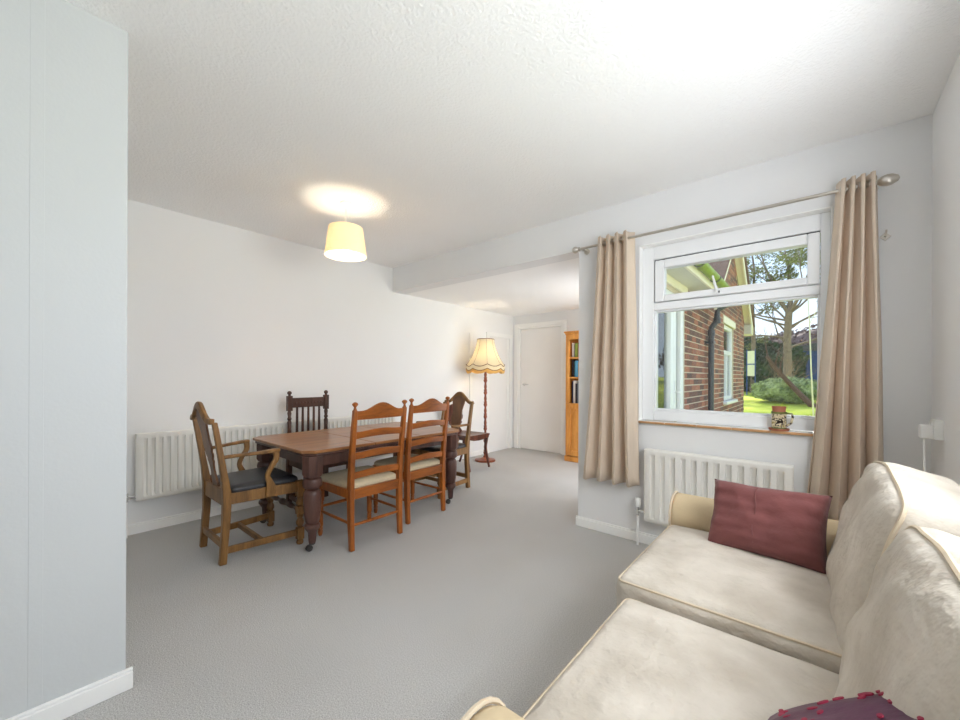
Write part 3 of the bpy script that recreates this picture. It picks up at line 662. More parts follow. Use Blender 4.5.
def carver():
    r = empty('carver_chair')
    def py(z): return -.07 * max(0, (z - .42) / .46) ** 1.15 - .02 * max(0, 1 - z / .3)
    BW = .195
    zs = [0, .12, .25, .36, .44, .55, .66, .77, .87]
    for s_ in (-1, 1):
        l_ = MB().bar([(s_ * (BW + .018 * max(0, z_ - .42)), py(z_), z_) for z_ in zs], [.036, .038, .04, .042, .042, .036, .033, .030, .028], [.04, .04, .042, .046, .046, .036, .032, .03, .028], (0, 1, 0))
        l_.build('leg', 'w_carver', r, bevel=.005)
        fp = [(0, 0), (.02, 0), (.024, .012), (.022, .024), (.013, .03), (.013, .034)]
        f_ = MB().lathe(fp, 14, (s_ * .245, .43, 0)).box(s_ * .245 - .022, s_ * .245 + .022, .408, .452, .034, .115)
        f_.lathe([(0, .115), (.014, .115), (.016, .122), (.026, .14), (.026, .155), (.016, .178), (.022, .19), (.022, .196), (.014, .204), (0, .204)], 14, (s_ * .245, .43, 0))
        f_.box(s_ * .245 - .023, s_ * .245 + .023, .407, .453, .204, .262)
        f_.lathe([(0, .262), (.016, .262), (.026, .275), (.026, .29), (.018, .312), (.022, .322), (.016, .33), (0, .33)], 14, (s_ * .245, .43, 0))
        f_.box(s_ * .245 - .024, s_ * .245 + .024, .406, .454, .33, .435)
        f_.build('leg', 'w_carver', r, bevel=.003)
        MB().bar([(s_ * .197, -.012, .082), (s_ * .245, .43, .082)], .02, .042, (0, 0, 1)).build('stretcher', 'w_carver', r, bevel=.003)
        MB().bar([(s_ * .2, 0, .395), (s_ * .245, .43, .395)], .026, .068, (0, 0, 1)).build('seat_rail', 'w_carver', r, bevel=.003)
        # shaped arm and its curved support
        ar_ = MB().cbar([(s_ * .20, py(.655) + .01, .655), (s_ * .225, .08, .66), (s_ * .252, .17, .664), (s_ * .262, .245, .668), (s_ * .255, .285, .668)], [.026, .028, .036, .044, .034], [.022, .02, .02, .022, .022], (0, 0, 1)).build('arm', 'w_carver', r, bevel=.006)
        MB().cbar([(s_ * .248, .235, .37), (s_ * .248, .238, .43), (s_ * .249, .228, .47), (s_ * .252, .215, .51), (s_ * .256, .235, .56), (s_ * .258, .265, .61), (s_ * .258, .265, .66)], [.024] * 7, [.06, .056, .036, .028, .028, .034, .036], (0, 1, 0)).build('arm_support', 'w_carver', ar_, bevel=.005)
    MB().bar([(-.197, -.018, .12), (.197, -.018, .12)], .02, .042, (0, 0, 1)).build('stretcher', 'w_carver', r, bevel=.003)
    MB().bar([(-.21, .2, .082), (.21, .2, .082)], .02, .036, (0, 0, 1)).build('stretcher', 'w_carver', r, bevel=.003)
    tp = []
    for i in range(25):
        u = i / 24; tp.append(((u * 2 - 1) * .222, .43, .233))
    rr = [.010 + .009 * abs(math.sin(u * PI * 3.5)) + (.004 if abs(u - .5) < .09 else 0) for u in [i / 24 for i in range(25)]]
    MB().tube(tp, rr, 12).build('front_stretcher', 'w_dark', r)
    MB().bar([(-.195, 0, .40), (.195, 0, .40)], .03, .10, (0, 0, 1)).build('seat_rail', 'w_carver', r, bevel=.003)
    MB().bar([(-.245, .43, .395), (.245, .43, .395)], .026, .068, (0, 0, 1)).build('seat_rail', 'w_carver', r, bevel=.003)
    # serpentine crest
    N = 26; cp_ = []; wz = []
    for i in range(N + 1):
        u = i / N * 2 - 1; t_ = abs(u)
        z_ = .876 + .092 * (.5 + .5 * math.cos(PI * min(1, t_ / .82))) + (.006 if t_ > .95 else 0)
        cp_.append((u * .212, -.07 - .018 * (1 - t_ * t_) - .01, z_)); wz.append(.036 + .016 * (1 - t_))
    MB().bar(cp_, [.026] * (N + 1), [.034 + .012 * math.exp(-((p[0]) / .05) ** 2) for p in cp_], (0, .15, 1)).build('crest_rail', 'w_carver', r, bevel=.006)
    # vase splat
    prof = [(.44, .062), (.46, .066), (.475, .05), (.49, .058), (.505, .046), (.53, .036), (.56, .034), (.59, .042), (.61, .055), (.625, .048), (.645, .064), (.66, .070), (.675, .060), (.69, .072), (.71, .076), (.73, .070), (.76, .066), (.79, .068), (.83, .076), (.87, .088), (.905, .092), (.935, .085), (.955, .06)]
    vs = []; fs = []; n_ = len(prof)
    for th in (-.006, .006):
        for (z_, w_) in prof:
            y_ = -.085 * max(0, (z_ - .44) / .46) ** 1.1 + th
            vs += [(-w_, y_, z_), (w_, y_, z_)]
    k_ = 2 * n_
    for i in range(n_ - 1):
        a_ = 2 * i
        fs += [(a_, a_ + 1, a_ + 3, a_ + 2), (k_ + a_, k_ + a_ + 2, k_ + a_ + 3, k_ + a_ + 1), (a_, a_ + 2, k_ + a_ + 2, k_ + a_), (a_ + 1, k_ + a_ + 1, k_ + a_ + 3, a_ + 3)]
    fs += [(0, k_, k_ + 1, 1), (k_ - 2, k_ - 1, 2 * k_ - 1, 2 * k_ - 2)]
    spl = MB().add(vs, fs).build('splat', 'w_splat', r, bevel=.002)
    for s_ in (-1, 1): MB().tube([(s_ * .052, -.006, .455), (s_ * .066, -.008, .475), (s_ * .06, -.012, .50), (s_ * .046, -.012, .492)], [.007, .008, .007, .006], 8).build('scroll', 'w_splat', spl)
    sc = softbox(.44, .41, .06, .025, 12, crown=.018, wr=.002, wf=10, seed=2); sc.turn(lambda p: Vector((p.x * (1 + .22 * p.y), p.y + .225, p.z + .435)))
    sc.build('seat', 'leather', r, smooth=60)
    return r
cv = carver()
CARV = [((-2.945, .825, 0), 0, 'brown wooden armchair with black leather seat at the near end of the table'),
        ((-2.945, 3.01, 0), PI, 'brown wooden armchair with black leather seat at the far end of the table')]
for i, (p, rz, lb) in enumerate(CARV):
    o = cv if i == 0 else copy_tree(cv)
    o.location = p; o.rotation_euler.z = rz; tag(o, lb, 'armchair', 'carver armchairs at the ends of the table')

# dark oak spindle chair on the far side of the table
sc_ = empty('spindle_back_chair', (-3.575, 1.735, 0), -PI / 2, 'dark oak chair with flat back spindles between the table and the long radiator', 'chair')
def py2(z): return -.0 + .06 * 0 + (.05 - .05 * min(1, max(0, (z - .40) / .6))) * 0 + .03 * 0
for s_ in (-1, 1):
    x_ = s_ * .172
    pr_ = [(0, .48), (.014, .48), (.02, .5), (.014, .52), (.018, .56), (.012, .575), (.019, .60), (.016, .68), (.019, .74), (.012, .755), (.02, .77), (.013, .785), (.018, .82), (.013, .84), (0, .84)]
    l_ = MB().box(x_ - .02, x_ + .02, -.02, .02, 0, .48).lathe(pr_, 12, (x_, 0, 0)).box(x_ - .021, x_ + .021, -.021, .021, .84, .975).build('leg', 'w_dark', sc_, bevel=.003)
    MB().lathe([(0, .972), (.014, .972), (.01, .984), (.019, .996), (.018, 1.008), (.008, 1.018), (0, 1.018)], 12, (x_, 0, 0)).build('finial', 'w_dark', l_)
    fx = s_ * .195
    MB().lathe([(0, 0), (.02, 0), (.024, .02), (.014, .035), (0, .035)], 12, (fx, .38, 0)).box(fx - .021, fx + .021, .36, .40, .035, .12).lathe([(0, .12), (.014, .12), (.024, .15), (.02, .25), (.024, .28), (.014, .3), (0, .3)], 12, (fx, .38, 0)).box(fx - .021, fx + .021, .36, .40, .3, .43).build('leg', 'w_dark', sc_, bevel=.002)
    MB().bar([(x_, 0, .08), (fx, .38, .08)], .02, .035, (0, 0, 1)).build('stretcher', 'w_dark', sc_, bevel=.002)
    MB().bar([(x_, 0, .395), (fx, .38, .395)], .024, .06, (0, 0, 1)).build('seat_rail', 'w_dark', sc_, bevel=.002)
MB().bar([(-.195, .38, .22), (.195, .38, .22)], .022, .04, (0, 0, 1)).build('stretcher', 'w_dark', sc_, bevel=.003)
MB().box(-.155, .155, -.012, .012, .06, .1).build('stretcher', 'w_dark', sc_, bevel=.002)
MB().box(-.155, .155, -.013, .013, .38, .43).build('seat_rail', 'w_dark', sc_, bevel=.002); MB().box(-.18, .18, .367, .393, .365, .43).build('seat_rail', 'w_dark', sc_, bevel=.002)
tr_ = MB().box(-.152, .152, -.013, .013, .868, .955).build('top_rail', 'w_dark', sc_, bevel=.004)
for i in range(9): MB().lathe([(0, 0), (.010, 0), (.006, .005), (0, .005)], 8).turn(lambda p, i=i: Vector((p.x - .12 + .03 * i, .012 + p.z, p.y + .912))).build('carved_boss', 'w_dark', tr_)
MB().box(-.152, .152, -.012, .012, .49, .53).build('lower_rail', 'w_dark', sc_, bevel=.003)
for i in range(5):
    x_ = -.104 + .052 * i
    MB().bar([(x_, 0, .525), (x_, 0, .6), (x_, 0, .8), (x_, 0, .87)], [.018, .023, .019, .017], [.011] * 4, (0, 1, 0)).build('spindle', 'w_dark', sc_, bevel=.002)
softbox(.37, .37, .055, .025, 10, crown=.015).turn(lambda p: Vector((p.x * (1 + .2 * p.y), p.y + .2, p.z + .43))).build('seat', 'leather', sc_, smooth=60)

# small hall chair beside the lamp
hc = empty('hall_chair', (-3.60, 3.71, 0), -PI / 2, 'small dark mahogany hall chair with a dished seat beside the floor lamp', 'chair')
for s_ in (-1, 1):
    MB().cbar([(s_ * .185, .43, 0), (s_ * .18, .40, .12), (s_ * .178, .375, .25), (s_ * .178, .385, .34), (s_ * .178, .40, .41)], [.022, .022, .026, .03, .03], [.024, .026, .03, .036, .036], (0, 1, 0)).build('leg', 'w_hall', hc, bevel=.004)
    MB().cbar([(s_ * .165, -.07, 0), (s_ * .16, -.02, .12), (s_ * .155, .01, .25), (s_ * .155, .02, .41)], [.022, .022, .026, .028], [.022, .026, .03, .034], (0, 1, 0)).build('leg', 'w_hall', hc, bevel=.004)
    MB().bar([(s_ * .155, .02, .395), (s_ * .178, .40, .395)], .022, .05, (0, 0, 1)).build('seat_rail', 'w_hall', hc, bevel=.003)
fr_ = MB().prism([(-.2, .43), (-.19, .385), (-.1, .365), (0, .36), (.1, .365), (.19, .385), (.2, .43)], .395, .42, 'y').build('seat_rail', 'w_hall', hc, bevel=.003)
st_ = MB(); vs = []; fs = []; N = 12
for lay in (0, 1):
    for i in range(N + 1):
        for j in range(N + 1):
            u, v = i / N * 2 - 1, j / N * 2 - 1; hw_ = .17 + .03 * (v + 1) / 2
            dz = -.014 * max(0, 1 - u * u) * max(0, 1 - v * v) if lay else -.022
            vs.append((u * hw_, .21 + v * .215, .432 + dz))
m_ = (N + 1) ** 2
for i in range(N):
    for j in range(N):
        a_ = i * (N + 1) + j; q = (a_, a_ + N + 1, a_ + N + 2, a_ + 1); fs += [q, tuple(m_ + x for x in q[::-1])]
bd_ = [i * (N + 1) for i in range(N + 1)] + [N * (N + 1) + j for j in range(1, N + 1)] + [i * (N + 1) + N for i in range(N - 1, -1, -1)] + [j for j in range(N - 1, 0, -1)]
for a_, b_ in zip(bd_, bd_[1:] + bd_[:1]): fs.append((a_, b_, m_ + b_, m_ + a_))
st_.add(vs, fs).build('seat', 'w_hall', hc, bevel=.003)
pr_ = [(.41, .07), (.44, .11), (.47, .085), (.50, .06), (.53, .10), (.55, .12), (.57, .105), (.60, .135), (.63, .145), (.66, .135), (.69, .145), (.72, .13), (.745, .11), (.765, .115), (.78, .08), (.795, .03)]
MB().prism([(-w_, z_) for z_, w_ in pr_] + [(w_, z_) for z_, w_ in pr_[::-1]], -.012, .012, 'y').turn(lambda p: Vector((p.x, p.y + .02 - .11 * (p.z - .41), p.z))).build('backrest', 'w_hall', hc, bevel=.003)

# ------------------------------------------------------------------ bookcase with books
bc = empty('bookcase', (-2.62, YC - .017, 0), 0, 'honey pine bookcase with a panelled cupboard below, beside the white door', 'bookcase')
BWD, BD = .80, .345
for x in (0, BWD - .022): box('side_panel', 'w_pine', (x, x + .022, -BD, 0, .0, 1.74), bc, .002)
box('back_panel', 'w_pine', (.022, BWD - .022, -.012, 0, .05, 1.73), bc)
MB().box(-.012, BWD + .012, -BD - .012, 0, 0, .075).build('plinth', 'w_pine', bc, bevel=.008)
MB().box(-.01, BWD + .01, -BD - .012, 0, 1.735, 1.755).box(-.02, BWD + .02, -BD - .024, 0, 1.755, 1.778).build('cornice', 'w_pine', bc, bevel=.005)
for z in (.775, 1.135, 1.405): box('shelf', 'w_pine', (.022, BWD - .022, -BD + .012, -.012, z, z + .02), bc, .002)
MB().box(.022, .052, -BD - .006, -BD + .014, .8, 1.735).box(BWD - .052, BWD - .022, -BD - .006, -BD + .014, .8, 1.735).box(.052, BWD - .052, -BD - .006, -BD + .014, 1.665, 1.735).build('face_frame', 'w_pine', bc, bevel=.003)
for i in range(2):
    x0 = .024 + i * .377; x1 = x0 + .373
    dr = MB().box(x0, x0 + .055, -BD - .016, -BD + .004, .085, .79).box(x1 - .055, x1, -BD - .016, -BD + .004, .085, .79).box(x0 + .055, x1 - .055, -BD - .016, -BD + .004, .085, .15).box(x0 + .055, x1 - .055, -BD - .016, -BD + .004, .725, .79).build('door', 'w_pine', bc, bevel=.003)
    MB().box(x0 + .055, x1 - .055, -BD - .004, -BD + .002, .15, .725).box(x0 + .085, x1 - .085, -BD - .012, -BD - .004, .19, .685).build('panel', 'w_pine', dr, bevel=.005)
    kx_ = x1 - .028 if i == 0 else x0 + .028
    MB().lathe([(0, 0), (.008, 0), (.008, .01), (.015, .018), (.014, .026), (0, .03)], 12).turn(lambda p: Vector((p.x + kx_, -BD - .016 - p.z, p.y + .46))).build('knob', 'w_pine', dr)
cols = {'white': (225, 222, 215), 'black': (34, 32, 38), 'olive green': (128, 142, 60), 'navy': (38, 50, 84), 'sky blue': (86, 158, 196), 'pink': (206, 132, 136), 'teal': (58, 120, 130), 'purple': (120, 62, 124), 'cream': (226, 210, 176), 'red': (150, 48, 44), 'grey': (120, 122, 128), 'mustard': (190, 150, 60)}
for kname, v in cols.items(): M['book_' + kname] = mat('book cover ' + kname, lin(*v), .5, .05, 20)
M['paper'] = mat('book pages', (.75, .70, .60, 1), .9, .05, 60)
def book(x, z, th, hgt, dep, col, label):
    o = empty('book', (bc.location.x + x, bc.location.y - .03, z), 0, label, 'book', 'books in the pine bookcase')
    MB().box(0, .003, -dep, 0, 0, hgt).box(th - .003, th, -dep, 0, 0, hgt).box(0, th, -dep - .004, -dep, 0, hgt).build('cover', 'book_' + col, o, bevel=.001)
    box('pages', 'paper', (.003, th - .003, -dep, -.006, .004, hgt - .004), o)
rows = [(1.425, 'top', [('white', .03, .20), ('black', .016, .17), ('olive green', .036, .195), ('pink', .022, .18), ('cream', .026, .2), ('grey', .022, .19), ('red', .02, .17)]),
        (1.155, 'middle', [('black', .028, .235), ('teal', .018, .215), ('sky blue', .036, .225), ('mustard', .018, .2), ('pink', .02, .205), ('cream', .014, .215), ('navy', .026, .22), ('purple', .02, .21)]),
        (.795, 'bottom', [('navy', .026, .30), ('white', .036, .31), ('black', .022, .27), ('grey', .026, .30), ('purple', .018, .28), ('cream', .024, .29), ('teal', .022, .26)])]
for z, nm, bl in rows:
    x = .054
    for (c0, th, hgt) in bl:
        book(x, z, th, hgt, .23 + random.uniform(-.01, .03), c0, '%s book on the %s shelf of the pine bookcase' % (c0, nm)); x += th + .0015
ls = empty('light_switch', (-2.735, YC, 1.19), 0, 'small white light switch between door and bookcase', 'switch')
box('plate', 'plastic', (-.043, .043, -.009, 0, -.043, .043), ls, .003); box('rocker', 'plastic', (-.01, .01, -.013, -.009, -.014, .014), ls, .002)

# ------------------------------------------------------------------ sofa
sf = empty('sofa', (0, 0, 0), 0, 'cream two seat sofa with loose covers against the right wall', 'sofa')
Y0, Y1 = .40, 2.22          # outer ends
softbox(.86, Y1 - Y0 - .02, .28, .03, 10).turn(lambda p: p + Vector((-.05, (Y0 + Y1) / 2, .20))).build('base', 'sofa_d', sf, smooth=60)
for x in (-.42, .32):
    for y in (Y0 + .08, Y1 - .08): MB().lathe([(0, 0), (.02, 0), (.028, .07), (0, .07)], 10, (x, y, 0)).build('foot', 'w_dark', sf)
# back frame
g = softbox(.15, Y1 - Y0, .74, .07, 16, wr=.004, wf=5)
def bk_(p):
    q = p + Vector((.315, (Y0 + Y1) / 2, .415)); q.x += .03 * (q.z - .4); q.z -= .10 * (abs(p.y) / ((Y1 - Y0) / 2)) ** 3 * max(0, p.z / .39); return q
g.turn(bk_).build('back', 'sofa', sf, smooth=60)
# rolled arms
def arm_profile(yc, sg, inset=0):
    pts = []                    # outline in y/z; sg points to the outside of the sofa
    R_ = .098 - inset
    pts.append((yc - sg * (.085 - inset), .09 + inset)); pts.append((yc - sg * (.085 - inset), .40))
    for i in range(17):
        th = math.radians(205 - 230 * i / 16); pts.append((yc + sg * (.012 + R_ * math.cos(th)), .487 + R_ * math.sin(th)))
    pts.append((yc + sg * (.075 - inset), .40)); pts.append((yc + sg * (.075 - inset), .09 + inset))
    return pts
for yc, sg, fx_ in ((.515, -1, .035), (2.095, 1, -.05)):
    xs_ = [(-.482 + fx_, .02), (-.476 + fx_, .006), (-.46 + fx_, 0), (-.3, 0), (-.1, -.002), (.1, -.002), (.3, .0), (.34, .01)]
    g = MB(); vs = []; n_ = len(arm_profile(yc, sg))
    for (x_, ins) in xs_:
        for (y_, z_) in arm_profile(yc, sg, ins):
            w_ = .004 * noise.noise(Vector((x_ * 6, y_ * 9, z_ * 6))) * (1 if x_ > -.45 else 0)
            vs.append((x_, y_ + w_, z_ + w_))
    fs = [tuple(range(n_)), tuple(range((len(xs_) - 1) * n_, len(xs_) * n_))]
    for j in range(len(xs_) - 1):
        for i in range(n_): fs.append((j * n_ + i, j * n_ + (i + 1) % n_, (j + 1) * n_ + (i + 1) % n_, (j + 1) * n_ + i))
    a_ = g.add(vs, fs).build('arm', 'sofa_d', sf, smooth=50)
    MB().tube([(-.478 + fx_, y_, z_) for y_, z_ in arm_profile(yc, sg, -.001)], .0055, 6).build('piping', 'piping', a_)
# seat cushions
for (ya, yb, sd, dz, cx_) in ((.62, 1.31, 1.0, -.012, -.15), (1.325, 2.0, 4.0, .022, -.195)):
    yc = (ya + yb) / 2
    c_s = softbox(.66, yb - ya, .15, .03, 26, crown=.022, wr=.0025, wf=5, seed=sd).turn(lambda p: p + Vector((cx_, yc, .372 + dz))).build('seat_cushion', 'sofa', sf, smooth=60)
    for zz_ in (.4385, .306):
        ring = []; hw_, hd_, rc = .3215, (yb - ya) / 2 - .0085, .022
        for (sx_, sy_, a0) in ((1, 1, 0), (-1, 1, 90), (-1, -1, 180), (1, -1, 270)):
            for i in range(6):
                a_ = math.radians(a0 + 18 * i); ring.append((cx_ + sx_ * (hw_ - rc) + rc * math.cos(a_), yc + sy_ * (hd_ - rc) + rc * math.sin(a_), zz_ + dz))
        MB().tube(ring, .0045, 6, closed=True).build('piping', 'piping', c_s)
# back cushions: plump, leaning on the back
for (ya, yb, sd) in ((.62, 1.30, 2.0), (1.315, 1.985, 6.0)):
    yc = (ya + yb) / 2; hh2 = (yb - ya) / 2
    g = softbox(.17, yb - ya, .46, .045, 30)
    def bcf(p):
        t_ = (p.z + .23) / .46; u = p.y / hh2
        k_ = max(0, 1 - u ** 4) * max(0, 1 - (t_ * 2 - 1) ** 4)
        bul = .035 * k_
        q = Vector((p.x - (bul if p.x < 0 else 0), p.y, p.z + .012 * (1 - u * u) * max(0, p.z / .23) - .035 * abs(u) ** 3 * max(0, p.z / .23)))
        fold = .006 * math.sin(u * 7 + p.z * 26 + sd + 2 * noise.noise(Vector((u * 2, p.z * 5, sd)))) * k_ + .005 * math.sin(p.z * 40 - u * 12 + sd) * k_ * max(0, u)
        q.x += fold + .007 * noise.noise(q * 7 + Vector((sd, 0, 0))); q.z += .006 * noise.noise(q * 6 + Vector((0, sd, 0)))
        a_ = math.radians(15); q = Vector((q.x * math.cos(a_) + q.z * math.sin(a_), q.y, -q.x * math.sin(a_) + q.z * math.cos(a_)))
        return q + Vector((.183, yc, .645 if sd > 3 else .62))
    bc_ = g.turn(bcf).build('back_cushion', 'sofa', sf, smooth=70)
    pts = []; rc = .03; loc_ = []
    for (su, sv, a0) in ((1, 1, 0), (-1, 1, 90), (-1, -1, 180), (1, -1, 270)):
        for i in range(6):
            a_ = math.radians(a0 + 18 * i); loc_.append(Vector((-.0725, su * (hh2 - .0128 - rc) + rc * math.cos(a_), sv * (.2172 - rc) + rc * math.sin(a_))))
    fine = []
    for i in range(len(loc_)):
        A, B = loc_[i], loc_[(i + 1) % len(loc_)]; ns_ = max(1, int((B - A).length / .02)); fine += [tuple(bcf(A.lerp(B, q / ns_))) for q in range(ns_)]
    MB().tube(fine, .0055, 6, closed=True).build('piping', 'piping', bc_)
# scatter cushions
bcu = pillow(.39, .285, .15, n=36, wr=.011, seed=3, ears=.035).build('scatter_cushion', 'burg', None, smooth=70); weld(bcu)
bcu.location = (-.15, 1.895, .59); bcu.rotation_euler = Euler((math.radians(-27), math.radians(-2), math.radians(-8)), 'XYZ')
tag(bcu, 'burgundy cotton cushion leaning on the far sofa arm', 'cushion', 'scatter cushions on the sofa')
MB().tube([(-.02 + .004 * math.sin(v * 7), -.0755 * max(0, (1 - v ** 4)) ** .42 - .001, v * .138) for v in [i / 12 * 2 - 1 for i in range(1, 12)]], .0018, 5).build('seam', 'burg', bcu)
PT = .12
pcu = pillow(.38, .34, PT, n=26, wr=.004, seed=9, ears=.06).build('scatter_cushion', 'purple', None, smooth=70); weld(pcu)
pcu.location = (.075, .75, .635); pcu.rotation_euler = Euler((math.radians(-106), math.radians(-35), math.radians(4)), 'XYZ')
tag(pcu, 'purple cushion with red petals in the near corner of the sofa', 'cushion', 'scatter cushions on the sofa')
for i in range(46):
    u, v = random.uniform(-.72, .72), random.uniform(-.72, .78)
    k_ = (max(0, 1 - u ** 4) * max(0, 1 - v ** 4)) ** .42; an = random.uniform(0, PI); rs_ = random.uniform(.7, 1.2)
    def pf_(p):
        x, z_ = p.x * 1.4 * rs_, p.y * .8 * rs_
        return Vector((x * math.cos(an) - z_ * math.sin(an) + .19 * u * (1 - .12 * (1 - v * v)), -(PT / 2 * k_ + p.z + .001), x * math.sin(an) + z_ * math.cos(an) + .17 * v * (1 - .12 * (1 - u * u))))
    MB().lathe([(0, -.0015), (.007, -.0015), (.0065, .0006), (.004, .001), (0, .001)], 7).turn(pf_).build('petal', 'petal', pcu)

# ------------------------------------------------------------------ extension wall seen outside: brick, french doors, eaves
EZ = 2.30; GY0, GY1, GYR, GZR = 6.3, 9.9, 8.1, 3.74
wl = MB()
xi, xo = XE, XB - .006
wl.box(xi, xo, YW + .28, 3.45, 0, ZB + .14).box(xi, xo, 3.45, 4.98, 2.06, ZB + .14)
wl.box(xi, xo, 4.98, GY0, -.3, EZ - .02)
WN0, WN1, WNZ0, WNZ1 = 7.5, 8.5, .76, 2.05
wl.box(xi, xo, GY0, WN0, -.3, EZ).box(xi, xo, WN1, GY1 - .05, -.3, EZ).box(xi, xo, WN0, WN1, -.3, WNZ0).box(xi, xo, WN0, WN1, WNZ1, EZ)
wl.prism([(GY0 + .02, EZ), (GY1 - .05, EZ), (GYR, GZR)], xi, xo, 'x')
wl.box(-4, xi, GY1 - .31, GY1 - .05, -.3, EZ)
ew = struct(wl.build('wall_extension', 'mortar', smooth=0), 'brick outer wall of the extension seen through the window', 'wall')
struct(box('wall_extension_lining', 'wall', (XE - .008, XE, YW + .17, 3.45, 0, ZB)), 'pale lining of the extension wall before the french doors', 'wall')
# bricks
bm_ = MB().box(-.02, .0, 0, .211, 0, .061)
proto = None; rest = MB(); nb = 0
z = -.28; row = 0
while z < GZR:
    y = 4.98 - (.1125 if row % 2 else 0)
    while y < GY1 - .05:
        y0, y1 = max(y, 4.985), min(y + .211, GY1 - .055)
        zc = z + .03; yc = (y0 + y1) / 2
        top = EZ - .03 if zc < EZ else EZ + (GZR - EZ) * (1 - abs(yc - GYR) / ((GY1 - GY0) / 2)) - .05
        spans = [(y0, y1)]
        if WNZ0 - .06 < zc < WNZ1 + .0: spans = [(y0, min(y1, WN0 - .008)), (max(y0, WN1 + .008), y1)]
        elif WNZ1 <= zc < WNZ1 + .13: spans = [(y0, min(y1, WN0 - .105)), (max(y0, WN1 + .105), y1)]
        for (ya_, yb_) in spans:
            if yb_ - ya_ < .03 or zc > top: continue
            if nb < 290 and .5 < zc < 2.25 and yb_ - ya_ > .205 and yb_ < 7.75:
                if proto is None: o = proto = bm_.build('brick', 'brick', ew, smooth=0)
                else: o = proto.copy(); C.objects.link(o); o.parent = ew
                o.location = (XB, ya_, z); nb += 1
            else: rest.box(XB - .02, XB, ya_, yb_, z, z + .061)
        y += .225
    z += .075; row += 1
rs = rest.build('brick_courses', 'brick', ew, smooth=0, fix=False); rs['kind'] = 'stuff'
# french doors of the extension
d5 = struct(empty('door_3', (XB - .06, 3.45, 0)), 'white glazed french doors in the brick extension', 'door')
f = MB().box(-.035, .045, 0, .07, 0, 2.06).box(-.035, .045, 1.44, 1.53, 0, 2.06).box(-.035, .045, .07, 1.44, 1.99, 2.06).box(-.035, .045, .07, 1.44, 0, .04)
f.build('frame', 'upvc', d5, bevel=.004)
for i, (a_, b_) in enumerate(((.072, 1.085), (1.095, 1.438))):
    st0, st1 = ((.075, .10), (.10, .055))[i]
    lf = MB().box(-.02, .05, a_, a_ + st0, .045, 1.985).box(-.02, .05, b_ - st1, b_, .045, 1.985).box(-.02, .05, a_ + st0, b_ - st1, 1.91, 1.985).box(-.02, .05, a_ + st0, b_ - st1, .045, .16).build('leaf', 'upvc', d5, bevel=.004)
    box('pane', 'glass', (.01, .016, a_ + st0, b_ - st1, .16, 1.91), lf)
    if i == 1: MB().box(.05, .058, 1.11, 1.145, .88, 1.12).tube([(.058, 1.127, 1.0), (.09, 1.13, 1.0), (.095, 1.15, 1.0), (.093, 1.25, .995)], .009, 8).build('handle', 'upvc', lf, bevel=.002)
# small window in the gable wall
w2 = struct(empty('window_2', (XB - .07, 0, 0)), 'white window in the brick gable wall outside', 'window')
f = MB().box(-.03, .04, WN0, WN0 + .07, WNZ0, WNZ1).box(-.03, .04, WN1 - .07, WN1, WNZ0, WNZ1).box(-.03, .04, WN0 + .07, WN1 - .07, WNZ0, WNZ0 + .07).box(-.03, .04, WN0 + .07, WN1 - .07, WNZ1 - .07, WNZ1).box(-.03, .04, WN0 + .07, WN1 - .07, 1.55, 1.62).box(-.03, .04, 7.97, 8.03, WNZ0 + .07, 1.55)
f.build('frame', 'upvc', w2, bevel=.004)
for (a_, b_, c_, d_) in ((WN0 + .07, 7.97, WNZ0 + .07, 1.55), (8.03, WN1 - .07, WNZ0 + .07, 1.55), (WN0 + .07, WN1 - .07, 1.62, WNZ1 - .07)): box('pane', 'glass', (0, .006, a_, b_, c_, d_), w2)
box('sill', 'upvc', (.0, .13, WN0 - .06, WN1 + .06, WNZ0 - .045, WNZ0), w2, .005)
box('lintel', 'fascia', (.05, .085, WN0 - .1, WN1 + .1, WNZ1, WNZ1 + .11), w2, .003)
# room behind the gable window (dark interior back wall)
struct(box('wall_gable_room', 'wall', (-3.9, -3.8, YC + .1, GY1 - .31, -.2, EZ)), 'inner wall of the room behind the gable window', 'wall')
# eaves
ev = struct(empty('roof_eaves', (0, 0, 0)), 'cream soffit and fascia boards of the low extension roof', 'eaves')
box('soffit', 'soffit', (XB, -.93, YW + .28, GY0, 2.18, 2.195), ev)
box('fascia', 'fascia', (-.93, -.905, YW + .28, GY0, 2.17, 2.32), ev, .003)
box('wall_plate', 'fascia', (XB, XB + .03, YW + .28, 4.98, 2.10, 2.18), ev, .003)
MB().prism([(-4.0, 2.85), (-4.0, 2.8), (-.89, 2.325), (-.87, 2.35)], YW + .28, GY0, 'y').build('roof', 'rooftile', ev, smooth=0)
gt = empty('gutter', (-.855, 0, 2.27), 0, 'algae green half round gutter along the eaves outside', 'gutter')
hp = [(math.cos(PI + PI * i / 10) * .052, math.sin(PI + PI * i / 10) * .052) for i in range(11)]; hp2 = [(x * .92, z_ * .92) for x, z_ in hp[::-1]]
MB().prism(hp + hp2, YW + .3, GY0 + .02, 'y').build('trough', 'gutter', gt, smooth=50)
for y in (3.4, 4.2, 5.0, 5.8):
    h3 = [(x * 1.12, z_ * 1.12) for x, z_ in hp]; h4 = [(x * 1.02, z_ * 1.02) for x, z_ in hp[::-1]]
    MB().prism(h3 + h4, y, y + .035, 'y').box(-.06, -.05, y, y + .035, -.05, .02).build('bracket', 'blackpipe', gt)
dp = empty('downpipe', (0, 0, 0), 0, 'black drainpipe with a swan neck on the brick wall', 'downpipe')
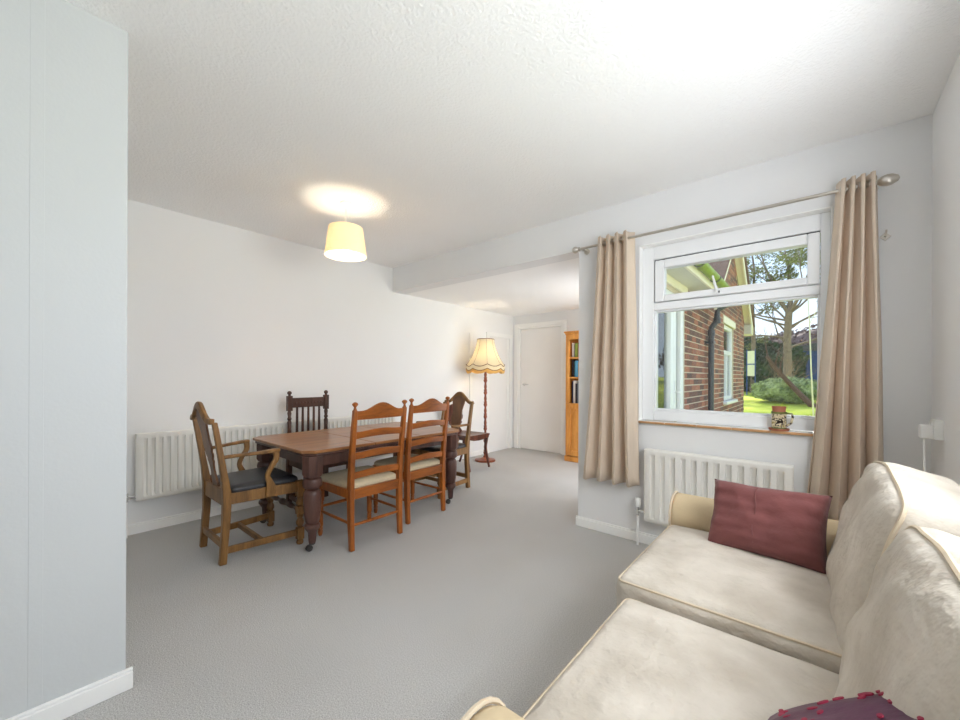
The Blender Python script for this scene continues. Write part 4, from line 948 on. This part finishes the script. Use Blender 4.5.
MB().tube([(-.87, 6.22, 2.24), (-.87, 6.22, 2.17), (-1.02, 6.18, 2.08), (-1.03, 6.17, 2.0), (-1.03, 6.17, 1.93), (-1.09, 6.13, 1.83), (-1.09, 6.13, 1.7), (-1.09, 6.13, -.2)], .036, 12).build('pipe', 'blackpipe', dp)
for (x_, y_, z_) in ((-1.03, 6.17, 1.93), (-1.09, 6.13, 1.76)): MB().lathe([(.04, -.04), (.045, -.04), (.045, .04), (.04, .04)], 12, (x_, y_, z_)).build('collar', 'blackpipe', dp)
for z_ in (.6, 1.62): box('clip', 'blackpipe', (XB, -1.05, 6.06, 6.20, z_, z_ + .03), dp, .003)
# gable verge
gv = struct(empty('roof_gable', (0, 0, 0)), 'brown tiled gable roof with cream bargeboards beyond the gutter', 'roof')
sl_ = (GZR - EZ) / (GYR - GY0)
for sg in (-1, 1):
    yb_ = GYR + sg * (GY1 - GYR + .22); zb_ = GZR - sl_ * (GY1 - GYR + .22)
    pl = [(GYR, GZR + .10), (yb_, zb_ + .10), (yb_, zb_ - .06), (GYR, GZR - .06)]
    MB().prism(pl, XB + .10, XB + .13, 'x').build('bargeboard', 'fascia', gv)
    MB().prism([(GYR, GZR + .16), (yb_ + sg * .03, zb_ + .13), (yb_ + sg * .03, zb_ + .10), (GYR, GZR + .10)], -4, XB + .16, 'x').build('roof_slope', 'rooftile', gv)
    MB().prism([(GYR, GZR - .0), (yb_, zb_ - .0), (yb_, zb_ - .02), (GYR, GZR - .02)], XB, XB + .10, 'x').build('verge_soffit', 'fascia', gv)
box('eaves_box', 'soffit', (XB - .1, XB + .12, GY1 - .05, GY1 + .28, 2.06, 2.26), gv, .004)

# ------------------------------------------------------------------ garden
def gz(y): return -.2 + .045 * max(0, y - 4)
gl = []; gf = []
ys = [-14, 2.5, 4] + [4 + i * 2 for i in range(1, 14)] + [60]
xs = [-40, -20, -10, -4, 0, 4, 10, 20, 40]
for y in ys:
    for x in xs: gl.append((x, y, gz(min(y, 34)) + .04 * noise.noise(Vector((x * .3, y * .3, 0)))))
for j in range(len(ys) - 1):
    for i in range(len(xs) - 1):
        a_ = j * len(xs) + i; gf.append((a_, a_ + 1, a_ + 1 + len(xs), a_ + len(xs)))
struct(MB().add(gl, gf).build('ground', 'lawn', smooth=60), 'sunlit green lawn outside the window', 'lawn')
struct(MB().box(XB + .02, 3.2, YW + .29, 6.6, -.3, -.06).build('bounce_slab', 'bounce_paving', smooth=0), 'unseen pale slab outside the window, added to weaken green bounce', 'bounce_slab')  # hidden below the sill, added so less green light bounces off the lawn
def leafcloud(center, rad, n, size, fn=None, flat=.0, seed=0, shell=.75):
    rnd = random.Random(seed); vs = []; fs = []
    for i in range(n):
        while True:
            p = Vector((rnd.uniform(-1, 1), rnd.uniform(-1, 1), rnd.uniform(-1, 1)))
            if p.length <= 1: break
        p = p.normalized() * (shell + (1 - shell) * rnd.random()) if shell else p
        q = Vector((p.x * rad[0], p.y * rad[1], p.z * rad[2])) * (1 + .22 * noise.noise(p * 2.5 + Vector((seed, 0, 0))))
        q += Vector(center)
        a_ = Vector((rnd.uniform(-1, 1), rnd.uniform(-1, 1), rnd.uniform(-1, 1))).normalized(); b_ = a_.orthogonal().normalized(); c_ = a_.cross(b_)
        s_ = size * rnd.uniform(.6, 1.3); o_ = len(vs)
        vs += [tuple(q + b_ * s_), tuple(q + c_ * s_ * .45), tuple(q - b_ * s_), tuple(q - c_ * s_ * .45)]; fs.append((o_, o_ + 1, o_ + 2, o_ + 3))
    return vs, fs
def blob(center, rad, n=10, seed=0):
    g = MB(); vs = []; fs = []
    for j in range(n + 1):
        for i in range(2 * n):
            th = PI * j / n; ph = PI * i / n; p = Vector((math.sin(th) * math.cos(ph), math.sin(th) * math.sin(ph), math.cos(th)))
            k_ = 1 + .22 * noise.noise(p * 2.5 + Vector((seed, 0, 0)))
            vs.append((center[0] + p.x * rad[0] * k_, center[1] + p.y * rad[1] * k_, center[2] + p.z * rad[2] * k_))
    for j in range(n):
        for i in range(2 * n): fs.append((j * 2 * n + i, j * 2 * n + (i + 1) % (2 * n), (j + 1) * 2 * n + (i + 1) % (2 * n), (j + 1) * 2 * n + i))
    return vs, fs
def shrub(name, loc, rad, m, label, cat, n=2500, size=.07, seed=0, lift=.9, group=None, trunk='bark2'):
    r = empty(name, loc, 0, label, cat, group)
    g = MB(); ctr = (0, 0, rad[2] * lift)
    g.add(*leafcloud(ctr, rad, n, size, seed=seed, shell=.86)); g.add(*blob(ctr, tuple(q * .86 for q in rad), 9, seed))
    g.build('foliage', m, r, smooth=0, fix=False)
    st = MB()
    for i in range(4):
        a_ = i * 1.7 + seed; st.tube([(0.05 * math.cos(a_), .05 * math.sin(a_), -.1), (.12 * rad[0] * math.cos(a_), .12 * rad[1] * math.sin(a_), rad[2] * .5), (.4 * rad[0] * math.cos(a_), .4 * rad[1] * math.sin(a_), rad[2] * lift)], [.05, .04, .02], 6)
    st.build('stem', trunk, r)
    return r
def at(px, y):   # ground position for a photo column at a chosen distance from the house
    r_ = (px - 480) / F_PX; d_ = (math.cos(YAW) * r_ - math.sin(YAW), math.sin(YAW) * r_ + math.cos(YAW))
    return (d_[0] / d_[1] * y, y, gz(y))
shrub('clipped_shrub', at(787, 16.3), (1.0, .8, .40), 'topiary', 'rounded clipped grey green shrub on the lawn', 'shrub', 5000, .045, 2, 1.0)
for i, (px, y, rad, lab) in enumerate(((742, 21, (1.6, 1.2, 1.05), 'dark evergreen bush beside the end of the brick wall'), (766, 22.5, (1.5, 1.3, 1.2), 'dark evergreen bush right behind the clipped shrub'), (700, 24, (3, 1.6, 1.9), 'large dark evergreen bush hidden mostly by the brick wall'))):
    shrub('evergreen_bush', at(px, y), rad, 'hedge', lab, 'bush', 5000, .11, 20 + i, .85, 'dark evergreen bushes at the lawn edge')
shrub('yellow_shrub', at(750, 25), (.75, .6, 1.05), 'yellowleaf', 'yellow green shrub showing above the dark bush beside the gable corner', 'shrub', 2200, .09, 31, 1.0)
for i, (px, y, rad, lab) in enumerate(((800, 30, (3.5, 2, 1.5), 'dusky purple brown bank of far shrubs behind the pine'), (850, 29, (4.5, 2, 1.7), 'dusky far shrubs hidden behind the right curtain'), (770, 33, (4, 2, 1.3), 'dusky far shrubs above the dark evergreen bushes'))):
    shrub('far_bush', at(px, y), rad, 'heather', lab, 'bush', 4000, .13, 40 + i, .9, 'far shrubs beyond the lawn')
# branching trees
def grow(mb, p, d, r, ln, depth, rnd, tips, curl=.35, split=3, up=.12):
    pts = [p]; rr = [r]; q = p.copy(); dd = d.copy()
    for i in range(4):
        dd = (dd + Vector((rnd.uniform(-1, 1), rnd.uniform(-1, 1), rnd.uniform(-.7, 1) + up)) * curl * .5).normalized()
        q = q + dd * ln / 4; pts.append(q.copy()); rr.append(r * (1 - .13 * (i + 1)))
    mb.tube(pts, rr, 6 if depth > 1 else 4)
    if depth == 0: tips.append(q); return
    for k_ in range(split):
        b = pts[rnd.choice((2, 3, 4)) if k_ else 4]
        nd = (dd + Vector((rnd.uniform(-1, 1), rnd.uniform(-1, 1), rnd.uniform(-.5, .7))) * .95).normalized()
        grow(mb, b.copy(), nd, rr[-1] * .68, ln * rnd.uniform(.62, .85), depth - 1, rnd, tips, curl, split, up)
    if depth <= 2: tips.append(q)
rnd = random.Random(5)
px_, py_, pz_ = at(787, 19.5)
pt = empty('pine_tree', (px_, py_, pz_), 0, 'tall pine tree with bare forking limbs behind the clipped shrub', 'tree')
tk = MB(); tips = []
tk.tube([(0, 0, -.1), (.02, 0, 1.0), (0, .02, 2.2), (.05, 0, 3.2)], [.17, .14, .125, .115], 10)
for (dx, dy, dz, r_, l_) in ((-.55, 0, .9, .075, 2.3), (.10, .1, 1, .095, 2.5), (.6, -.1, .8, .075, 2.3)):
    grow(tk, Vector((.05, 0, 3.15)), Vector((dx, dy, dz)).normalized(), r_, l_, 3, rnd, tips, .3, 4)
for (z_, dx, dz, l_) in ((2.2, -1, .35, 1.7), (2.6, 1, .25, 2.0), (1.8, 1, .5, 1.6), (2.9, -1, .1, 1.9), (3.1, 1, .6, 2.0), (2.7, -1, .5, 2.2), (2.4, -1, .9, 1.2), (2.9, -1, 1.2, 1.3), (2.0, -1, .7, 1.1), (2.5, 1, .8, 1.2), (3.0, 1, 1.1, 1.3)):
    grow(tk, Vector((0, 0, z_)), Vector((dx, rnd.uniform(-.3, .3), dz)).normalized(), .04, l_, 3, rnd, tips, .5, 3, .0)
tk.build('trunk', 'bark', pt, smooth=60, fix=False)
fo = MB()
for i, q in enumerate(tips):
    if rnd.random() < .35: continue
    fo.add(*leafcloud(q, (.30, .30, .18), 52, .06, seed=i, shell=0))
fo.build('foliage', 'needle', pt, smooth=0, fix=False)
# second bare tree nearer the gable
bx_ = at(752, 20)
bt = empty('bare_tree', bx_, 0, 'slim tree with open branches next to the bargeboard', 'tree'); tk = MB(); tips = []
tk.tube([(0, 0, -.1), (.05, 0, 2), (.0, 0, 4)], [.09, .075, .06], 8); grow(tk, Vector((0, 0, 4)), Vector((0, 0, 1)), .055, 2.2, 2, rnd, tips, .3, 3)
for z_ in (3.2, 3.8, 4.4): grow(tk, Vector((0.02, 0, z_)), Vector((1, 0, .4)), .03, 1.3, 2, rnd, tips, .4, 3)
tk.build('trunk', 'bark', bt, smooth=60, fix=False); fo = MB()
for i, q in enumerate(tips):
    if rnd.random() < .5: fo.add(*leafcloud(q, (.22, .22, .14), 24, .06, seed=i + 400, shell=0))
fo.build('foliage', 'needle', bt, smooth=0, fix=False)
# leaning trunk and brushwood
lx_ = at(812, 15.2)
lt = empty('leaning_trunk', lx_, 0, 'brown dead trunk leaning left over the clipped shrub', 'tree trunk'); tk = MB(); tips = []
tk.tube([(.12, 0, -.1), (-.25, .2, .32), (-.75, .5, .95), (-1.15, .7, 1.55)], [.10, .08, .065, .04], 8)
for i in range(5): grow(tk, Vector((-.45 - .15 * i, .3 + .1 * i, .55 + .22 * i)), Vector((rnd.uniform(-1, .8), rnd.uniform(-.3, .3), rnd.uniform(.2, 1))).normalized(), .022, .7, 2, rnd, tips, .6, 3)
tk.build('trunk', 'bark2', lt, smooth=60, fix=False)
sb_ = at(775, 18.3)
bb = empty('bare_bush', sb_, 0, 'twiggy leafless bush above the clipped shrub', 'bush'); tk = MB(); tips = []
for i in range(9): grow(tk, Vector((rnd.uniform(-.3, .5), rnd.uniform(-.2, .2), 0)), Vector((rnd.uniform(-.5, .5), rnd.uniform(-.3, .3), 1)).normalized(), .02, .75, 3, rnd, tips, .6, 3)
tk.build('twigs', 'twig', bb, smooth=0, fix=False)
# thin white stem, panel and blue shed
ws = at(813, 11)
o = empty('slender_stem', ws, 0, 'thin pale upright stem in front of the blue shed', 'stem')
MB().tube([(.02, 0, -.05), (0, 0, .5), (-.03, 0, 1.2), (-.06, .02, 2.2), (-.10, .02, 3.0)], [.016, .015, .013, .011, .007], 6).build('stalk', 'frost', o)
MB().tube([(-.06, .02, 2.2), (.1, .0, 2.6), (.2, .05, 3.1)], [.008, .006, .004], 5).build('twig', 'frost', o)
pb = at(751, 18.9)
o = empty('garden_panel', (pb[0], pb[1], gz(pb[1])), 0, 'narrow pale upright panel standing before the dark bush', 'panel')
MB().box(-.12, .12, -.02, .02, .75, 1.75).build('board', 'frost', o, bevel=.005); MB().box(-.15, -.12, -.03, .03, -.05, 1.8).box(.12, .15, -.03, .03, -.05, 1.8).box(-.12, .12, -.03, .03, 1.2, 1.24).build('post', 'blueshed', o)
bs = at(822, 24)
o = empty('blue_shed', bs, 0, 'blue boarded shed glimpsed behind the leaning trunk', 'shed')
for i in range(13): box('plank', 'blueshed', (-1.3 + i * .2, -1.3 + i * .2 + .19, 0, .03, -.1, 1.75), o, .006)
box('body', 'blueshed', (-1.28, 1.28, .035, 1.8, -.1, 1.72), o); MB().prism([(-1.45, 1.73), (1.45, 1.73), (0, 2.15)], -.1, 1.9, 'y').build('roof', 'felt', o, smooth=0)
# low yellow green plants under the window outside
for i, px in enumerate((792, 800, 811, 818)):
    p_ = at(px, 5.2 + .25 * (i % 2)); r = empty('border_plant', (p_[0], p_[1], gz(p_[1])), 0, ['bushy yellow green border plant just right of the mug', 'low yellow green border plant second to the right of the mug', 'tall yellow green border plant near the right curtain edge', 'yellow green border plant half hidden by the right curtain'][i], 'plant', 'border plants outside the window')
    hgt = (.86, .84, .93, .86)[i]; st = MB(); lv = MB()
    for k_ in range(6):
        a_ = rnd.uniform(0, 6.28); ex = rnd.uniform(.04, .15); hh_ = hgt * rnd.uniform(.86, 1)
        st.tube([(0, 0, -.03), (ex * .3 * math.cos(a_), ex * .3 * math.sin(a_), hh_ * .5), (ex * math.cos(a_), ex * math.sin(a_), hh_)], [.006, .005, .003], 5)
        for q in range(7): lv.add(*leafcloud((ex * math.cos(a_) * (.4 + .1 * q), ex * math.sin(a_) * (.4 + .1 * q), hh_ * (.5 + .083 * q)), (.03, .03, .02), 3, .024, seed=i * 100 + k_ * 10 + q, shell=0))
    st.build('stem', 'yellowleaf', r); lv.build('leaves', 'yellowleaf', r, smooth=0, fix=False)
